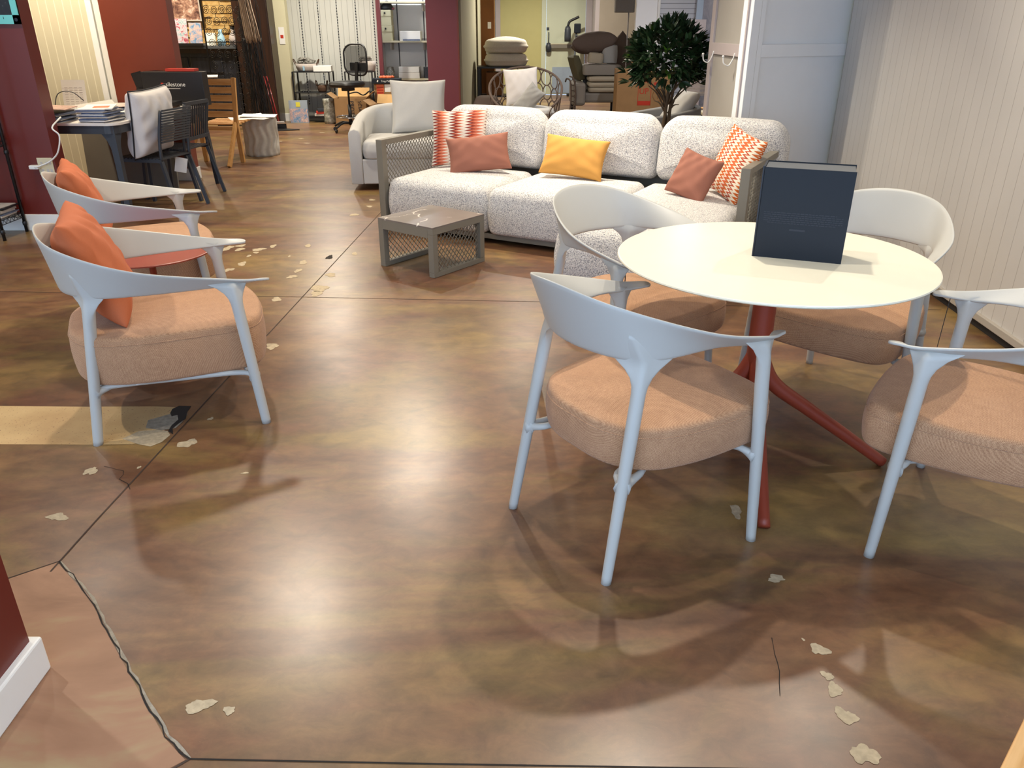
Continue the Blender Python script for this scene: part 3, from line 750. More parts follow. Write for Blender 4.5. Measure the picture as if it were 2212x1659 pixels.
# ------------------------------------------------------------------ grey boucle sofa with chaise (local x along the front, y to the back)
sofa = thing('sectional_sofa', 'three-seat grey boucle sofa with a chaise on its right and mesh-panelled taupe arms', 'sofa', (-1.05, 6.23, 0), math.atan2(-.475, .88))
b = B(); b.bb(.05, 2.82, .06, 1.04, .035, .075); b.bb(1.96, 2.80, -.80, .10, .035, .075)
b.build('base_frame', 'taupe', sofa, bevel=.004)
def seat(x0, x1, y0, y1):
    out = rrect(x1 - x0, y1 - y0, .075, 6, (x0 + x1) / 2, (y0 + y1) / 2)
    return pad(out, .078, .425, crown=.022, rb=.045, rt=.085, bulge=.016).build('seat_cushion', 'boucle', sofa, smooth=True, sub=1)
seat(.062, .962, .0, .86); seat(.968, 1.925, .0, .86); seat(1.931, 2.795, -.865, .86)
def backc(x0, x1, top=.445, lean=-9, th=.27):
    wd = x1 - x0; o = []
    rs = ((1, 1, .145), (-1, 1, .145), (-1, -1, .07), (1, -1, .07))
    for (sx, sy, r), a0 in zip(rs, (0, pi / 2, pi, 3 * pi / 2)):
        for j in range(7):
            a = a0 + pi / 2 * j / 6; o.append(Vector((sx * (wd / 2 - r) + r * cos(a), sy * (top / 2 - r) + r * sin(a) + (.040 * (1 - (2 * (sx * (wd / 2 - r) + r * cos(a)) / wd) ** 2) if sy > 0 else 0), 0)))
    p = pad(o, 0, th, crown=.05, rb=.09, rt=.10, bulge=.01)
    return p.build('back_cushion', 'boucle', sofa, smooth=True, sub=1, loc=((x0 + x1) / 2, 1.09, .40 + top / 2 + .01), rot=(R(90 + lean), 0, 0))
backc(.06, 1.0); backc(1.0, 1.965); backc(1.965, 2.90)
b = B(); b.bb(.05, 2.82, 1.085, 1.125, .035, .64); b.build('back_panel', 'taupe', sofa, bevel=.004)
def arm(x0, x1, nm='arm_frame'):
    a = B(); ya, yb, z1 = -.005, 1.12, .708
    a.bb(x0, x1, ya, ya + .062, .0, z1); a.bb(x0, x1, yb - .055, yb, .0, z1); a.bb(x0, x1, ya + .062, yb - .055, z1 - .042, z1); a.bb(x0, x1, ya + .062, yb - .055, .035, .085)
    o = a.build(nm, 'taupe', sofa, bevel=.003)
    g = lattice(yb - .055 - ya - .062, z1 - .042 - .085, .020, .046, .0026, .006)
    g.build('mesh_panel', 'taupe', o, loc=((x0 + x1) / 2, ya + .062, .085), rot=(0, 0, pi / 2))
arm(0, .055); arm(2.800, 2.858)
# cushions on the sofa
def onsofa(x, y, z=.44):
    a = math.atan2(-.475, .88); return (-1.05 + x * cos(a) - y * sin(a), 6.23 + x * sin(a) + y * cos(a), z)
pillow(.50, .47, .13, 'scatter_cushion', 'zig', onsofa(.36, .62), (R(-16), R(-3), R(-14)), 'zigzag-striped cushion standing at the left end of the sofa', 'cushion', 'sofa cushions', seed=3)
pillow(.52, .30, .13, 'scatter_cushion', 'terracotta', onsofa(.66, .47), (R(-20), R(-6), R(3)), 'oblong terracotta cushion leaning on the zigzag one at the left of the sofa', 'cushion', 'sofa cushions', seed=4)
pillow(.53, .32, .14, 'scatter_cushion', 'mustard', onsofa(1.40, .53, .452), (R(-26), R(4), R(-24)), 'mustard yellow oblong cushion in the middle of the sofa', 'cushion', 'sofa cushions', seed=6)
pillow(.50, .47, .13, 'scatter_cushion', 'zig2', onsofa(2.56, .46, .43), (R(-20), R(8), R(-78)), 'zigzag-striped cushion leaning on the right arm of the sofa', 'cushion', 'sofa cushions', seed=8)
pillow(.36, .33, .12, 'scatter_cushion', 'terracotta', onsofa(2.36, .27, .43), (R(-26), R(10), R(-55)), 'small square terracotta cushion at the right end of the sofa', 'cushion', 'sofa cushions', seed=9, wr=.006)

# ------------------------------------------------------------------ coffee table
az = math.atan2(5.32 - 4.915, -.197 + .508)
t = thing('coffee_table', 'low square coffee table with grey veined top and mesh sides', 'table', (-.508, 4.915, 0), az)
Lx, Ly, hh = .52, .50, .322
B().bb(-.0, Lx, -.0, Ly, hh, hh + .010).build('tabletop', 'marble', t, bevel=.001)
def side(y0, y1):
    a = B(); a.bb(0, .06, y0, y1, 0, hh); a.bb(Lx - .045, Lx, y0, y1, 0, hh); a.bb(.06, Lx - .045, y0, y1, 0, .035); a.bb(.06, Lx - .045, y0, y1, hh - .05, hh); return a
# two mesh-filled ends stand left and right, joined by the apron
e1 = B(); e1.bb(0, Lx, 0, .045, hh - .040, hh); e1.bb(0, Lx, 0, .045, 0, .032); e1.bb(0, .045, 0, .045, .032, hh - .04); e1.bb(Lx - .045, Lx, 0, .045, .032, hh - .04)
o = e1.build('end_frame', 'taupe', t, bevel=.002)
lattice(Lx - .09, hh - .072, .0185, .042, .0034, .006).build('mesh_panel', 'taupe', o, loc=(.045, .022, .032))
e2 = B(); e2.bb(0, Lx, Ly - .045, Ly, hh - .040, hh); e2.bb(0, Lx, Ly - .045, Ly, 0, .032); e2.bb(0, .045, Ly - .045, Ly, .032, hh - .04); e2.bb(Lx - .045, Lx, Ly - .045, Ly, .032, hh - .04)
o = e2.build('end_frame', 'taupe', t, bevel=.002)
lattice(Lx - .09, hh - .072, .0185, .042, .0034, .006).build('mesh_panel', 'taupe', o, loc=(.045, Ly - .022, .032))
a = B(); a.bb(0, .045, .045, Ly - .045, hh - .062, hh); a.bb(Lx - .045, Lx, .045, Ly - .045, hh - .062, hh); a.build('apron', 'taupe', t)

# ------------------------------------------------------------------ tub armchairs
def tub(name, label, loc, rz, w, d, hf, hb, th, m, base='black', open_=.55, zs=(.30, .47)):
    t = thing(name, label, 'armchair', loc, rz)
    P = cr([(-w / 2 + th / 2, -d / 2, 0), (-w / 2 + th / 2, -d * .2, 0), (-w / 2 + th * .7, d * .18, 0), (-w * .30, d / 2 - th * .7, 0), (0, d / 2 - th / 2, 0), (w * .30, d / 2 - th * .7, 0), (w / 2 - th * .7, d * .18, 0), (w / 2 - th / 2, -d * .2, 0), (w / 2 - th / 2, -d / 2, 0)], 7)
    rings = []; n = len(P)
    for i, p in enumerate(P):
        q = P[min(i + 1, n - 1)] - P[max(i - 1, 0)]; q.normalize(); nn = Vector((q.y, -q.x, 0)); u = 1 - abs(2 * i / (n - 1) - 1)
        h = hf + (hb - hf) * (3 * u * u - 2 * u ** 3) ** .8; r = th / 2; sec = []
        for (a_, z_) in ((-1, .06), (1, .06), (1, h - r), (.92, h - r * .6), (.7, h - r * .25), (.35, h - .01), (0, h), (-.35, h - .01), (-.7, h - r * .25), (-.92, h - r * .6), (-1, h - r)):
            k = 1 + .05 * 0; off = (h - .3) * .06 if z_ > .2 else 0
            sec.append(p + nn * (a_ * r - 0) + Vector((0, 0, z_)))
        rings.append(sec)
    B().loft(rings).build('shell', m, t, smooth=True, bevel=.01)
    out = rrect(w - 2 * th - .01, d * .74, .10, 6, 0, -d / 2 + d * .37 - .01)
    pad(out, zs[0], zs[1], crown=.02, rb=.03, rt=.045).build('seat_cushion', m, t, smooth=True)
    B().bb(-w / 2 + th, w / 2 - th, -d / 2 + .01, d * .32, .06, zs[0]).build('seat_base', m, t, bevel=.01)
    B().lathe([(0, 0), (w * .30, 0), (w * .30, .06), (0, .06)], n=32).build('plinth', base, t)
    return t
tub('swivel_armchair', 'large white upholstered tub armchair behind the left end of the sofa', (-1.13, 8.44, 0), R(4), 1.02, .98, .59, .76, .12, 'white_fabric')
pillow(.60, .56, .24, 'scatter_cushion', 'white_fabric', (-.97, 8.50, .465), (R(-14), 0, R(4)), 'big square pale grey-white cushion standing in the white tub armchair', 'cushion', seed=12, wr=.004, pinch=.28)
tub('low_armchair', 'grey low armchair seen from the side behind the small tree', (1.66, 9.45, 0), R(-84), .80, .92, .545, .70, .075, 'greyc_fabric')
pillow(.56, .46, .20, 'scatter_cushion', 'white_fabric', (1.78, 9.42, .47), (R(-38), 0, R(-84)), 'pale grey cushion lying back in the grey armchair behind the small tree', 'cushion', seed=13, pinch=.32)

# ------------------------------------------------------------------ tree
t = thing('potted_tree', 'small round-crowned dark green tree behind the sofa', 'tree', (1.50, 7.95, 0))
B().lathe([(0, 0), (.15, 0), (.19, .30), (.20, .34), (.18, .34), (.17, .30), (0, .30)], n=28).build('pot', 'charcoal', t, smooth=True)
b = B(); rnd = random.Random(11)
for k in range(3):
    a = k * 2.1; P = cr([(.02 * cos(a), .02 * sin(a), .30), (.03 * cos(a + 1), .03 * sin(a + 1), .55), (.028 * cos(a + 2), .03 * sin(a + 2), .75), (.05 * cos(a + 2.4), .05 * sin(a + 2.4), .95)], 5)
    b.tube(P, lambda u: .020 - .006 * u, 8)
tips = []
for k in range(16):
    a = rnd.uniform(0, 6.28); e = rnd.uniform(.2, 1.2); L = rnd.uniform(.18, .34)
    s0 = Vector((.03 * cos(a), .03 * sin(a), rnd.uniform(.72, .98))); s1 = s0 + Vector((cos(a) * cos(e), sin(a) * cos(e), sin(e))) * L
    b.tube(cr([s0, s0.lerp(s1, .5) + Vector((0, 0, .03)), s1], 4), lambda u: .009 - .005 * u, 6)
b.build('trunk', 'bark', t, smooth=True)
lf = B(); lt = B()
def leafat(bb, p, d, L, w_):
    d = d.normalized(); x = d.cross(Vector((0, 0, 1)));
    if x.length < .1: x = Vector((1, 0, 0))
    x = (x.normalized() + Vector((rnd.uniform(-.7, .7), rnd.uniform(-.7, .7), rnd.uniform(-.7, .7)))).normalized(); x = (x - d * x.dot(d)).normalized(); n = x.cross(d)
    vs = [p, p + d * L * .3 + x * w_ * .45 + n * .004, p + d * L * .3 - n * .004, p + d * L * .3 - x * w_ * .45 + n * .004, p + d * L * .62 + x * w_ * .42 + n * .002, p + d * L * .62 - n * .006, p + d * L * .62 - x * w_ * .42 + n * .002, p + d * L - n * .012]
    bb.add(vs, [(0, 2, 1), (0, 3, 2), (1, 2, 5, 4), (2, 3, 6, 5), (4, 5, 7), (5, 6, 7)])
ctr = Vector((-.03, 0, 1.225))
for k in range(500):
    a = rnd.uniform(0, 6.28); z = rnd.uniform(-.75, 1); r = math.sqrt(1 - z * z) if abs(z) < 1 else 0; q = rnd.uniform(.45, 1) ** .6
    lump = 1 + .12 * sin(3 * a + 1) * (1 - abs(z))
    p = ctr + Vector((r * cos(a) * .37 * lump, r * sin(a) * .35 * lump, z * .30)) * q
    d = (p - ctr).normalized() + Vector((rnd.uniform(-.6, .6), rnd.uniform(-.6, .6), rnd.uniform(-.2, .9)))
    for j in range(rnd.choice((3, 4, 5))):
        dd = d + Vector((rnd.uniform(-.8, .8), rnd.uniform(-.8, .8), rnd.uniform(-.6, .6)))
        leafat(lt if k % 60 == 0 else lf, p + Vector((rnd.uniform(-.02, .02),) * 3), dd, rnd.uniform(.080, .12), rnd.uniform(.032, .046))
for (x, z, dx) in ((-.42, 1.10, -1), (-.38, 1.02, -1), (.40, 1.27, 1), (.36, 1.22, 1), (.30, 1.0, 1), (0, 1.53, .1), (-.10, 1.50, -.2), (.08, 1.52, .3)):
    for j in range(6): leafat(lf, Vector((x, rnd.uniform(-.05, .05), z)), Vector((dx + rnd.uniform(-.5, .5), rnd.uniform(-.6, .6), rnd.uniform(-.3, .8) + (1.5 if z > 1.45 else 0))), .11, .034)
lf.build('foliage', 'leafgreen', t, smooth=True); lt.build('new_shoots', 'lime', t, smooth=True)
# ------------------------------------------------------------------ left side: wire shelf, outlet, framed picture
t = thing('wire_shelf', 'black wire shelving unit at the left picture edge beside the dark red wall', 'shelf', (-3.905, 5.90, 0), R(0))
for y in (.0, .30):
    for x in (0, -.9):
        q = B(); q.tube([(x, y, 0), (x, y, 1.85)], .0125, 10)
        for z in (.05, .60, 1.15, 1.7): q.lathe([(.013, 0), (.017, .004), (.017, .03), (.013, .034)], (x, y, z), 10)
        q.build('post', 'blackmetal', t, smooth=True)
def wshelf(z):
    q = B()
    for y in (0, .30):
        q.bar((0, y, z), (-.9, y, z), .006); q.bar((0, y, z - .035), (-.9, y, z - .035), .005)
        for i in range(18): q.bar((-.9 + i * .05, y, z), (-.9 + (i + .5) * .05, y, z - .035), .003); q.bar((-.9 + (i + .5) * .05, y, z - .035), (-.9 + (i + 1) * .05, y, z), .003)
    for x in (0, -.9):
        q.bar((x, 0, z), (x, .30, z), .006); q.bar((x, 0, z - .035), (x, .30, z - .035), .005)
        for i in range(6): q.bar((x, i * .05, z), (x, (i + .5) * .05, z - .035), .003); q.bar((x, (i + .5) * .05, z - .035), (x, (i + 1) * .05, z), .003)
    for i in range(1, 36): q.bar((-i * .025, 0, z), (-i * .025, .30, z), .003)
    q.build('wire_rack', 'blackmetal', t)
wshelf(.150); wshelf(.70)
rnd = random.Random(21)
zz = .154
for i, (m, hgt) in enumerate((('pale', .010), ('paper', .014), ('slate', .008), ('paper', .012), ('pale', .016), ('paper', .008), ('blackmetal', .010), ('pale', .006))):
    o = B().box((0, 0, hgt / 2), (.30, .22, hgt)).build('magazine', m, loc=(-4.06 + rnd.uniform(-.02, .02), 6.05 + rnd.uniform(-.012, .012), zz), rot=(0, 0, rnd.uniform(-.08, .08)), bevel=.001)
    pos = ('bottom', 'second from bottom', 'third from bottom', 'fourth from bottom', 'fourth from top', 'third from top', 'dark second from top', 'topmost')[i]
    tag(o, '%s magazine of the pile on the low wire shelf' % pos, 'magazine', 'magazines on the wire shelf'); zz += hgt + .0004
t = thing('chrome_bowl', 'shiny metal object on the wire shelf at the left edge', 'bowl', (-3.97, 6.05, .703))
B().lathe([(0, 0), (.03, 0), (.05, .02), (.055, .05), (.05, .05), (.045, .02), (0, .008)], n=20).build('body', 'chrome', t, smooth=True)
t = thing('wall_outlet', 'pale wall outlet on the dark red wall', 'outlet', (-3.645, 6.24, .50))
B().bb(-.06, .06, -.008, 0, -.06, .07).build('cover_plate', 'ivory', t, bevel=.003)
for x in (-.028, .012, .04):
    for z in (-.025, .03): B().bb(x - .008, x + .008, -.010, -.008, z - .010, z + .010).build('socket', 'pale', t)
CORD = [(-3.50, 6.34, .86), (-3.50, 6.19, .80), (-3.46, 6.19, .74), (-3.50, 6.19, .62), (-3.57, 6.19, .555), (-3.65, 6.18, .52), (-3.70, 6.18, .505)]
t = thing('power_cord', 'white cord hanging from the desk and plugged into the outlet', 'cord')
B().tube(cr(CORD, 6), .006, 8).build('cable', 'white', t, smooth=True)
B().box((-3.715, 6.20, .505), (.07, .045, .03)).build('plug', 'white', t, bevel=.006)
t = thing('framed_picture', 'dark picture in a turquoise frame high on the dark red wall', 'picture', (-3.90, 6.24, 1.86))
B().bb(-.33, .33, -.012, 0, -.345, .345).build('print', 'photo_bw', t)
q = B(); q.bb(-.33, .33, -.018, 0, -.345, -.285); q.bb(.285, .33, -.018, 0, -.345, .345); q.bb(-.33, -.285, -.018, 0, -.345, .345); q.bb(-.33, .33, -.018, 0, .30, .345)
o = q.build('frame', 'turq', t)
for i in range(12): B().bb(-.28 + i * .045, -.276 + i * .045, -.0185, -.018, -.312, -.296).build('tick_mark', 'ink', o)
B().lathe([(0, 0), (.012, .001), (.012, .004), (0, .005)], n=12).build('screw', 'ink', o, loc=(.307, -.018, -.316), rot=(R(90), 0, 0))

# ------------------------------------------------------------------ desk
dk = thing('desk_table', 'long pale-topped table with blue-grey metal legs, covered in magazines', 'table', (-3.20, 6.56, 0), R(-3.2))
DZ = .79; dw, dl = .98, 1.84
P = rrect(dw, dl, .10, 6, -dw / 2, dl / 2)
B().prism([(p.x, p.y) for p in P], DZ - .022, DZ).build('tabletop', 'desktop', dk, bevel=.003)
P2 = rrect(dw - .03, dl - .03, .09, 6, -dw / 2, dl / 2)
a = B(); inner = rrect(dw - .09, dl - .09, .06, 6, -dw / 2, dl / 2); n = len(P2)
a.loft([[(p.x, p.y, DZ - .022) for p in P2], [(p.x, p.y, DZ - .085) for p in P2], [(p.x, p.y, DZ - .085) for p in inner], [(p.x, p.y, DZ - .022) for p in inner]], cap=False)
a.build('apron', 'charcoal', dk)
for (x, y, ox, oy) in ((-.06, .06, .02, -.02), (-.06, dl - .06, .07, -.33 + .30), (-dw + .06, .06, -.04, -.02), (-dw + .06, dl - .06, -.04, .04)):
    rings = []
    for i in range(15):
        u = i / 14; z = (DZ - .03) * u; k = max(0, 1 - (DZ - .03 - z) / .20) ** 2
        hw = .022 + .012 * u + .11 * k; c = Vector((x + ox * (1 - u), y + oy * (1 - u), z)); sx = -1 if x > -dw / 2 else 1; sy = 1 if y < dl / 2 else -1
        rings.append([c + Vector((sx * -.022, sy * -.022, 0)), c + Vector((sx * (hw * 1.0), sy * -.022, 0)), c + Vector((sx * hw * .55, sy * .02, 0)), c + Vector((sx * .02, sy * hw * .55, 0)), c + Vector((sx * -.022, sy * hw, 0))])
    B().loft(rings).build('leg', 'charcoal', dk, bevel=.004)
def ondesk(x, y, z=0):
    q = R(-3.2); return (-3.20 + x * cos(q) - y * sin(q), 6.56 + x * sin(q) + y * cos(q), DZ + z)
rnd = random.Random(31)
def stack(x, y, n, w, l, mats, name, where, hmin=.004, hmax=.012, jit=.02, rot0=0, noun='magazine'):
    z = .0003
    for i in range(n):
        hgt = rnd.uniform(hmin, hmax)
        o = B().box((0, 0, hgt / 2), (w * rnd.uniform(.94, 1), l * rnd.uniform(.94, 1), hgt)).build(name, mats[i % len(mats)], loc=ondesk(x + rnd.uniform(-jit, jit), y + rnd.uniform(-jit, jit), z), rot=(0, 0, rot0 + rnd.uniform(-.12, .12)))
        tag(o, 'one %s within the %s' % (noun, where), noun, where); z += hgt + .0004
    return z
stack(-.20, .17, 13, .23, .30, ['pale', 'slate', 'paper', 'slate', 'pale'], 'magazine', 'tall magazine pile at the near corner of the long table')
z = .105
o = B().box((0, 0, .004), (.23, .31, .008)).build('magazine', 'paper', loc=ondesk(-.20, .18, z), rot=(R(2), 0, .3)); tag(o, 'white magazine with an orange square, on top of the near corner pile', 'magazine')
B().box((.02, -.03, .0083), (.12, .12, .0008)).build('cover_square', 'salmon', o)
stack(-.62, .15, 10, .28, .32, ['slate', 'blackmetal', 'pale', 'slate'], 'magazine', 'dark magazine pile beside the dark red wall on the long table', .005, .012)
o = B().box((0, 0, .004), (.30, .34, .006)).build('magazine', 'tan_print', loc=ondesk(-.60, .17, .100), rot=(0, R(3), .2)); tag(o, 'pinkish magazine topping the pile beside the dark red wall', 'magazine')
stack(-.12, .52, 8, .20, .26, ['pale', 'paper', 'slate', 'paper'], 'magazine', 'small magazine pile in the middle of the long table', .004, .009)
stack(-.62, .60, 7, .28, .36, ['pale', 'slate', 'paper'], 'magazine', 'spread magazines at the rear of the long table', .006, .014, .05, .4)
o = B().box((0, 0, .003), (.30, .22, .005)).build('brochure', 'pale', loc=ondesk(-.42, .52, .085), rot=(R(10), R(-6), .6)); tag(o, 'grey folded brochure lying tilted on the table magazines', 'brochure')
o = B().box((0, 0, .003), (.36, .26, .005)).build('brochure', 'newsprint', loc=ondesk(-.30, .86, .060), rot=(R(2), R(-4), -.3)); tag(o, 'large pinkish printed sheet lying across the long table', 'brochure')
o = B().box((0, 0, .003), (.34, .26, .005)).build('brochure', 'slate', loc=ondesk(-.42, .78, .048), rot=(0, R(3), .2)); tag(o, 'dark blue brochure under the pinkish sheet on the table', 'brochure')
stack(-.42, .82, 3, .34, .30, ['blackmetal', 'pale', 'basket'], 'sample_folder', 'flat folders under the brochures on the long table', .010, .016, .01, 0, 'folder')
stack(-.20, 1.16, 4, .34, .34, ['blackmetal', 'basket', 'blackmetal'], 'sample_folder', 'black folders stacked behind the striped chair pillow', .012, .022, .02, .1, 'folder')
# leaning acrylic sign, black literature holders
t = thing('sign_holder', 'clear leaning sign with printed text against the cream wall', 'sign', ondesk(-.87, .96), R(0)); t.rotation_euler = (R(-8), 0, R(-2))
B().bb(-.11, .11, 0, .003, 0, .27).build('sheet', 'paper', t)
for i in range(4):
    for j in range(9): B().bb(-.085 + i * .045, -.055 + i * .045, -.0006, 0, .04 + j * .02, .045 + j * .02).build('printed_line', 'pale', t)
o = B().tube(cr([ondesk(-.86, .60, .0), ondesk(-.80, .61, .17), ondesk(-.68, .63, .19), ondesk(-.58, .62, .12)], 6), .004, 6).build('wire_loop', 'charcoal', smooth=True); tag(o, 'thin dark wire arching above the magazines', 'wire')
def holder(x, y, label, fan):
    t = thing('brochure_holder', label, 'holder', ondesk(x, y), R(-2))
    B().bb(-.07, .07, -.05, .05, 0, .004).build('base', 'black', t)
    q = B(); q.bb(-.075, .075, -.055, -.05, 0, .15); q.bb(-.075, -.07, -.05, .05, 0, .15); q.bb(.07, .075, -.05, .05, 0, .15); q.bb(-.075, .075, .05, .055, 0, .22); q.build('sleeve', 'black', t)
    return t
holder(-.55, 1.70, 'black brochure holder with a brown folder sticking out, against the cream wall', 0)
o = B().box((0, 0, .15), (.10, .012, .30)).build('brochure', 'blackmetal', loc=ondesk(-.56, 1.71, .006), rot=(0, R(-14), 0)); tag(o, 'tall black brochure standing in the left holder', 'brochure')
o = B().box((0, 0, .12), (.05, .02, .26)).build('sample_strip', 'basket', loc=ondesk(-.56, 1.68, .07), rot=(0, R(38), 0)); tag(o, 'brown strip poking out of the left brochure holder', 'strip')
t = thing('brochure_rack', 'black rack of fanned black and white brochures in front of the brick red wing wall', 'rack', ondesk(-.34, 1.72), R(-2))
B().bb(-.13, .13, -.06, .06, 0, .01).build('base', 'black', t)
for i in range(7):
    x = -.11 + i * .034
    o = B().box((0, 0, .15), (.006, .17, .30)).build('brochure', 'photo_bw' if i % 2 else 'blackmetal', loc=(0, 0, 0), rot=(0, R(-6 - i * 2.2), 0)); o.location = ondesk(-.34 + x, 1.72, .012); o.rotation_euler = (0, R(-4 - i * 1.8), R(-2))
    tag(o, 'black and white brochure fanned in the black rack by the brick red wall', 'brochure', 'brochures fanned in the black rack')
    if 1 < i < 6: B().box((.0, -.0855, .05), (.012, .001, .09)).build('white_stripe', 'white', o)
# black display box with its lettering
t = thing('display_box', 'large black box with white lettering standing on the far end of the long table', 'box', (-3.30, 8.16, DZ + .001), R(-2))
B().box((0, 0, .155), (.60, .14, .31), rx=0).build('case', 'black', t, bevel=.004)
B().box((-.102, -.0712, .195), (.026, .002, .032)).build('logo_square', 'redprint', t)
text('silestone', .055, 'white', t, (-.07, -.0714, .178), (R(90), 0, 0))
B().box((.0, -.0712, .158), (.14, .001, .006)).build('printed_line', 'pale', t)
o = B().box((0, 0, .012), (.28, .12, .024)).build('flat_box', 'redprint', loc=(-3.22, 8.17, DZ + .314)); tag(o, 'flat black and red box lying on top of the large black box', 'box')
# grey board leaning under the desk
o = B().box((0, 0, .34), (.90, .02, .68)).build('leaning_board', 'slab', loc=(-3.85, 8.05, .0), rot=(R(-6), 0, 0)); tag(o, 'grey stone-look board leaning under the long table', 'board')

# ------------------------------------------------------------------ dark slatted chairs by the desk
def slat_chair(label, loc, rz, vertical=False, name='slatted_chair'):
    t = thing(name, label, 'chair', loc, rz)     # faces local +x... back at local -x
    w, d, hs, hb = .46, .46, .46, .86
    for s in (-1, 1):
        B().bar((.22, s * w / 2 * .92, hs - .02), (.25, s * w / 2, 0), .028).build('leg', 'charcoal', t)
        B().bar((-.20, s * w / 2 * .92, hs - .02), (-.30, s * w / 2 * 1.02, 0), .028).build('leg', 'charcoal', t)
        B().tube(cr([(-.20, s * w / 2 * .92, hs - .02), (-.22, s * w / 2 * .94, .62), (-.27, s * w / 2 * .92, hb)], 5), .014, 8).build('back_post', 'charcoal', t, smooth=True)
    q = B()
    if vertical:
        q.bar((-.268, -w / 2 * .92, hb), (-.268, w / 2 * .92, hb), .03); q.bar((-.225, -w / 2 * .92, .55), (-.225, w / 2 * .92, .55), .03)
        for i in range(10): y = -w / 2 * .8 + i * w * .8 / 9; q.bar((-.222, y, .55), (-.268, y, hb), .012)
    else:
        for i in range(13):
            z = .60 + i * .0215; x = -.215 - (z - .6) * .22; q.bar((x - .018, -w / 2 * .92, z), (x - .018, w / 2 * .92, z), .012, .014)
    q.build('backrest', 'charcoal', t)
    q = B(); 
    for i in range(14): x = -.20 + i * .033; q.bar((x, -w / 2 * .95, hs), (x, w / 2 * .95, hs), .022, .012)
    q.bar((-.21, -w / 2 * .93, hs - .015), (.23, -w / 2 * .93, hs - .015), .03, .025); q.bar((-.21, w / 2 * .93, hs - .015), (.23, w / 2 * .93, hs - .015), .03, .025)
    q.build('seat', 'charcoal', t)
    return t
slat_chair('dark slatted metal chair at the long table holding a white pillow', (-3.17, 7.12, 0), R(169))
slat_chair('dark metal chair with upright bars, pushed in behind the pillow chair', (-3.20, 7.68, 0), R(172), True, 'barred_chair')
p = pillow(.55, .56, .26, 'scatter_cushion', 'pillow_white', (-3.17, 7.09, .475), (R(8), R(-3), R(80)), 'white quilted pillow with navy piping standing on the dark slatted chair', 'cushion', seed=15, wr=.010, n=22, pinch=.3, sag=.05)
pb_ = B(); pts = []
for k in range(80):
    s_ = k / 80 * 4; e = int(s_); f = -1 + 2 * (s_ - e); a, c = ((f, -1), (1, f), (-f, 1), (-1, -f))[e]
    pts.append((a * .275 * (1 - .05 * (1 - c * c)), 0, c * .28 * (1 - .05 * (1 - a * a)) + .28))
pb_.tube(pts, .006, 6, closed=True); pb_.build('piping', 'piping', p, smooth=True)
cl = B().box((-.20, -.055, .16), (.035, .004, .22)).build('care_label', 'paper', p)
o = B().box((0, 0, 0), (.10, .002, .13)).build('swing_tag', 'paper', loc=(-2.97, 7.16, .37), rot=(R(6), R(14), R(20))); tag(o, 'white price tag hanging below the dark slatted chair seat', 'tag')

# ------------------------------------------------------------------ slatted wooden chair
t = thing('folding_chair', 'honey-coloured wooden chair with five broad back slats', 'chair', (-3.50, 9.72, 0), R(-8))
for s in (-1, 1):
    B().bar((s * .235, .02, .0), (s * .235, -.02, .50), .035, .05).build('leg', 'oak', t, bevel=.003)
    B().bar((s * .235, -.02, .46), (s * .235, .06, .955), .035, .05).build('back_post', 'oak', t, bevel=.003)
    B().bar((s * .235, -.04, .46), (s * .245, -.36, .0), .035, .055).build('leg', 'oak', t, bevel=.003)
q = B()
for i in range(5):
    z = .555 + i * .088; q.box((0, -.012 + (z - .5) * .16, z), (.44, .018, .068), rx=R(-9))
q.build('back_slats', 'oakh', t, bevel=.002)
q = B()
for i in range(5): q.box((0, -.03 + i * .085 - .12 * 0 + .06, .44 + i * .004), (.44, .06, .018))
q.bar((-.22, -.05, .40), (.22, -.05, .40), .03, .045); q.build('seat', 'oakh', t)
o = B().box((0, 0, .004), (.26, .20, .008)).build('paper_sheet', 'paper', loc=(-3.60, 9.82, .962), rot=(R(4), 0, .3)); tag(o, 'white sheet lying on top of the wooden chair back', 'paper')

# ------------------------------------------------------------------ fluted stool with papers
t = thing('fluted_stool', 'grey concrete drum stool with wavy flutes', 'stool', (-3.20, 10.33, 0))
rings = []
for i in range(17):
    z = .455 * i / 16; ring = []
    for j in range(96):
        a = 2 * pi * j / 96; r = .205 + .012 * sin(14 * (a + .10 * sin(z * 22))) * (1 if 0 < i < 16 else .2); ring.append((r * cos(a), r * sin(a), z))
    rings.append(ring)
B().loft(rings).build('body', 'stone', t, smooth=True)
rnd = random.Random(41)
for i, (dx, dy, rr) in enumerate(((-.02, 0, .1), (.03, -.03, -.3), (-.06, -.08, .5), (.06, .02, .15))):
    o = B().box((0, 0, .002), (.42, .30, .004)).build('paper_sheet', 'paper', loc=(-3.24 + dx, 10.25 + dy, .458 + i * .008), rot=(R((0, 1, 5, 1)[i]), R((0, 1, -3, 2)[i]), rr)); tag(o, ('lowest', 'second', 'tilted', 'topmost')[i] + ' white sheet on the grey fluted stool', 'paper', 'sheets on the fluted stool')

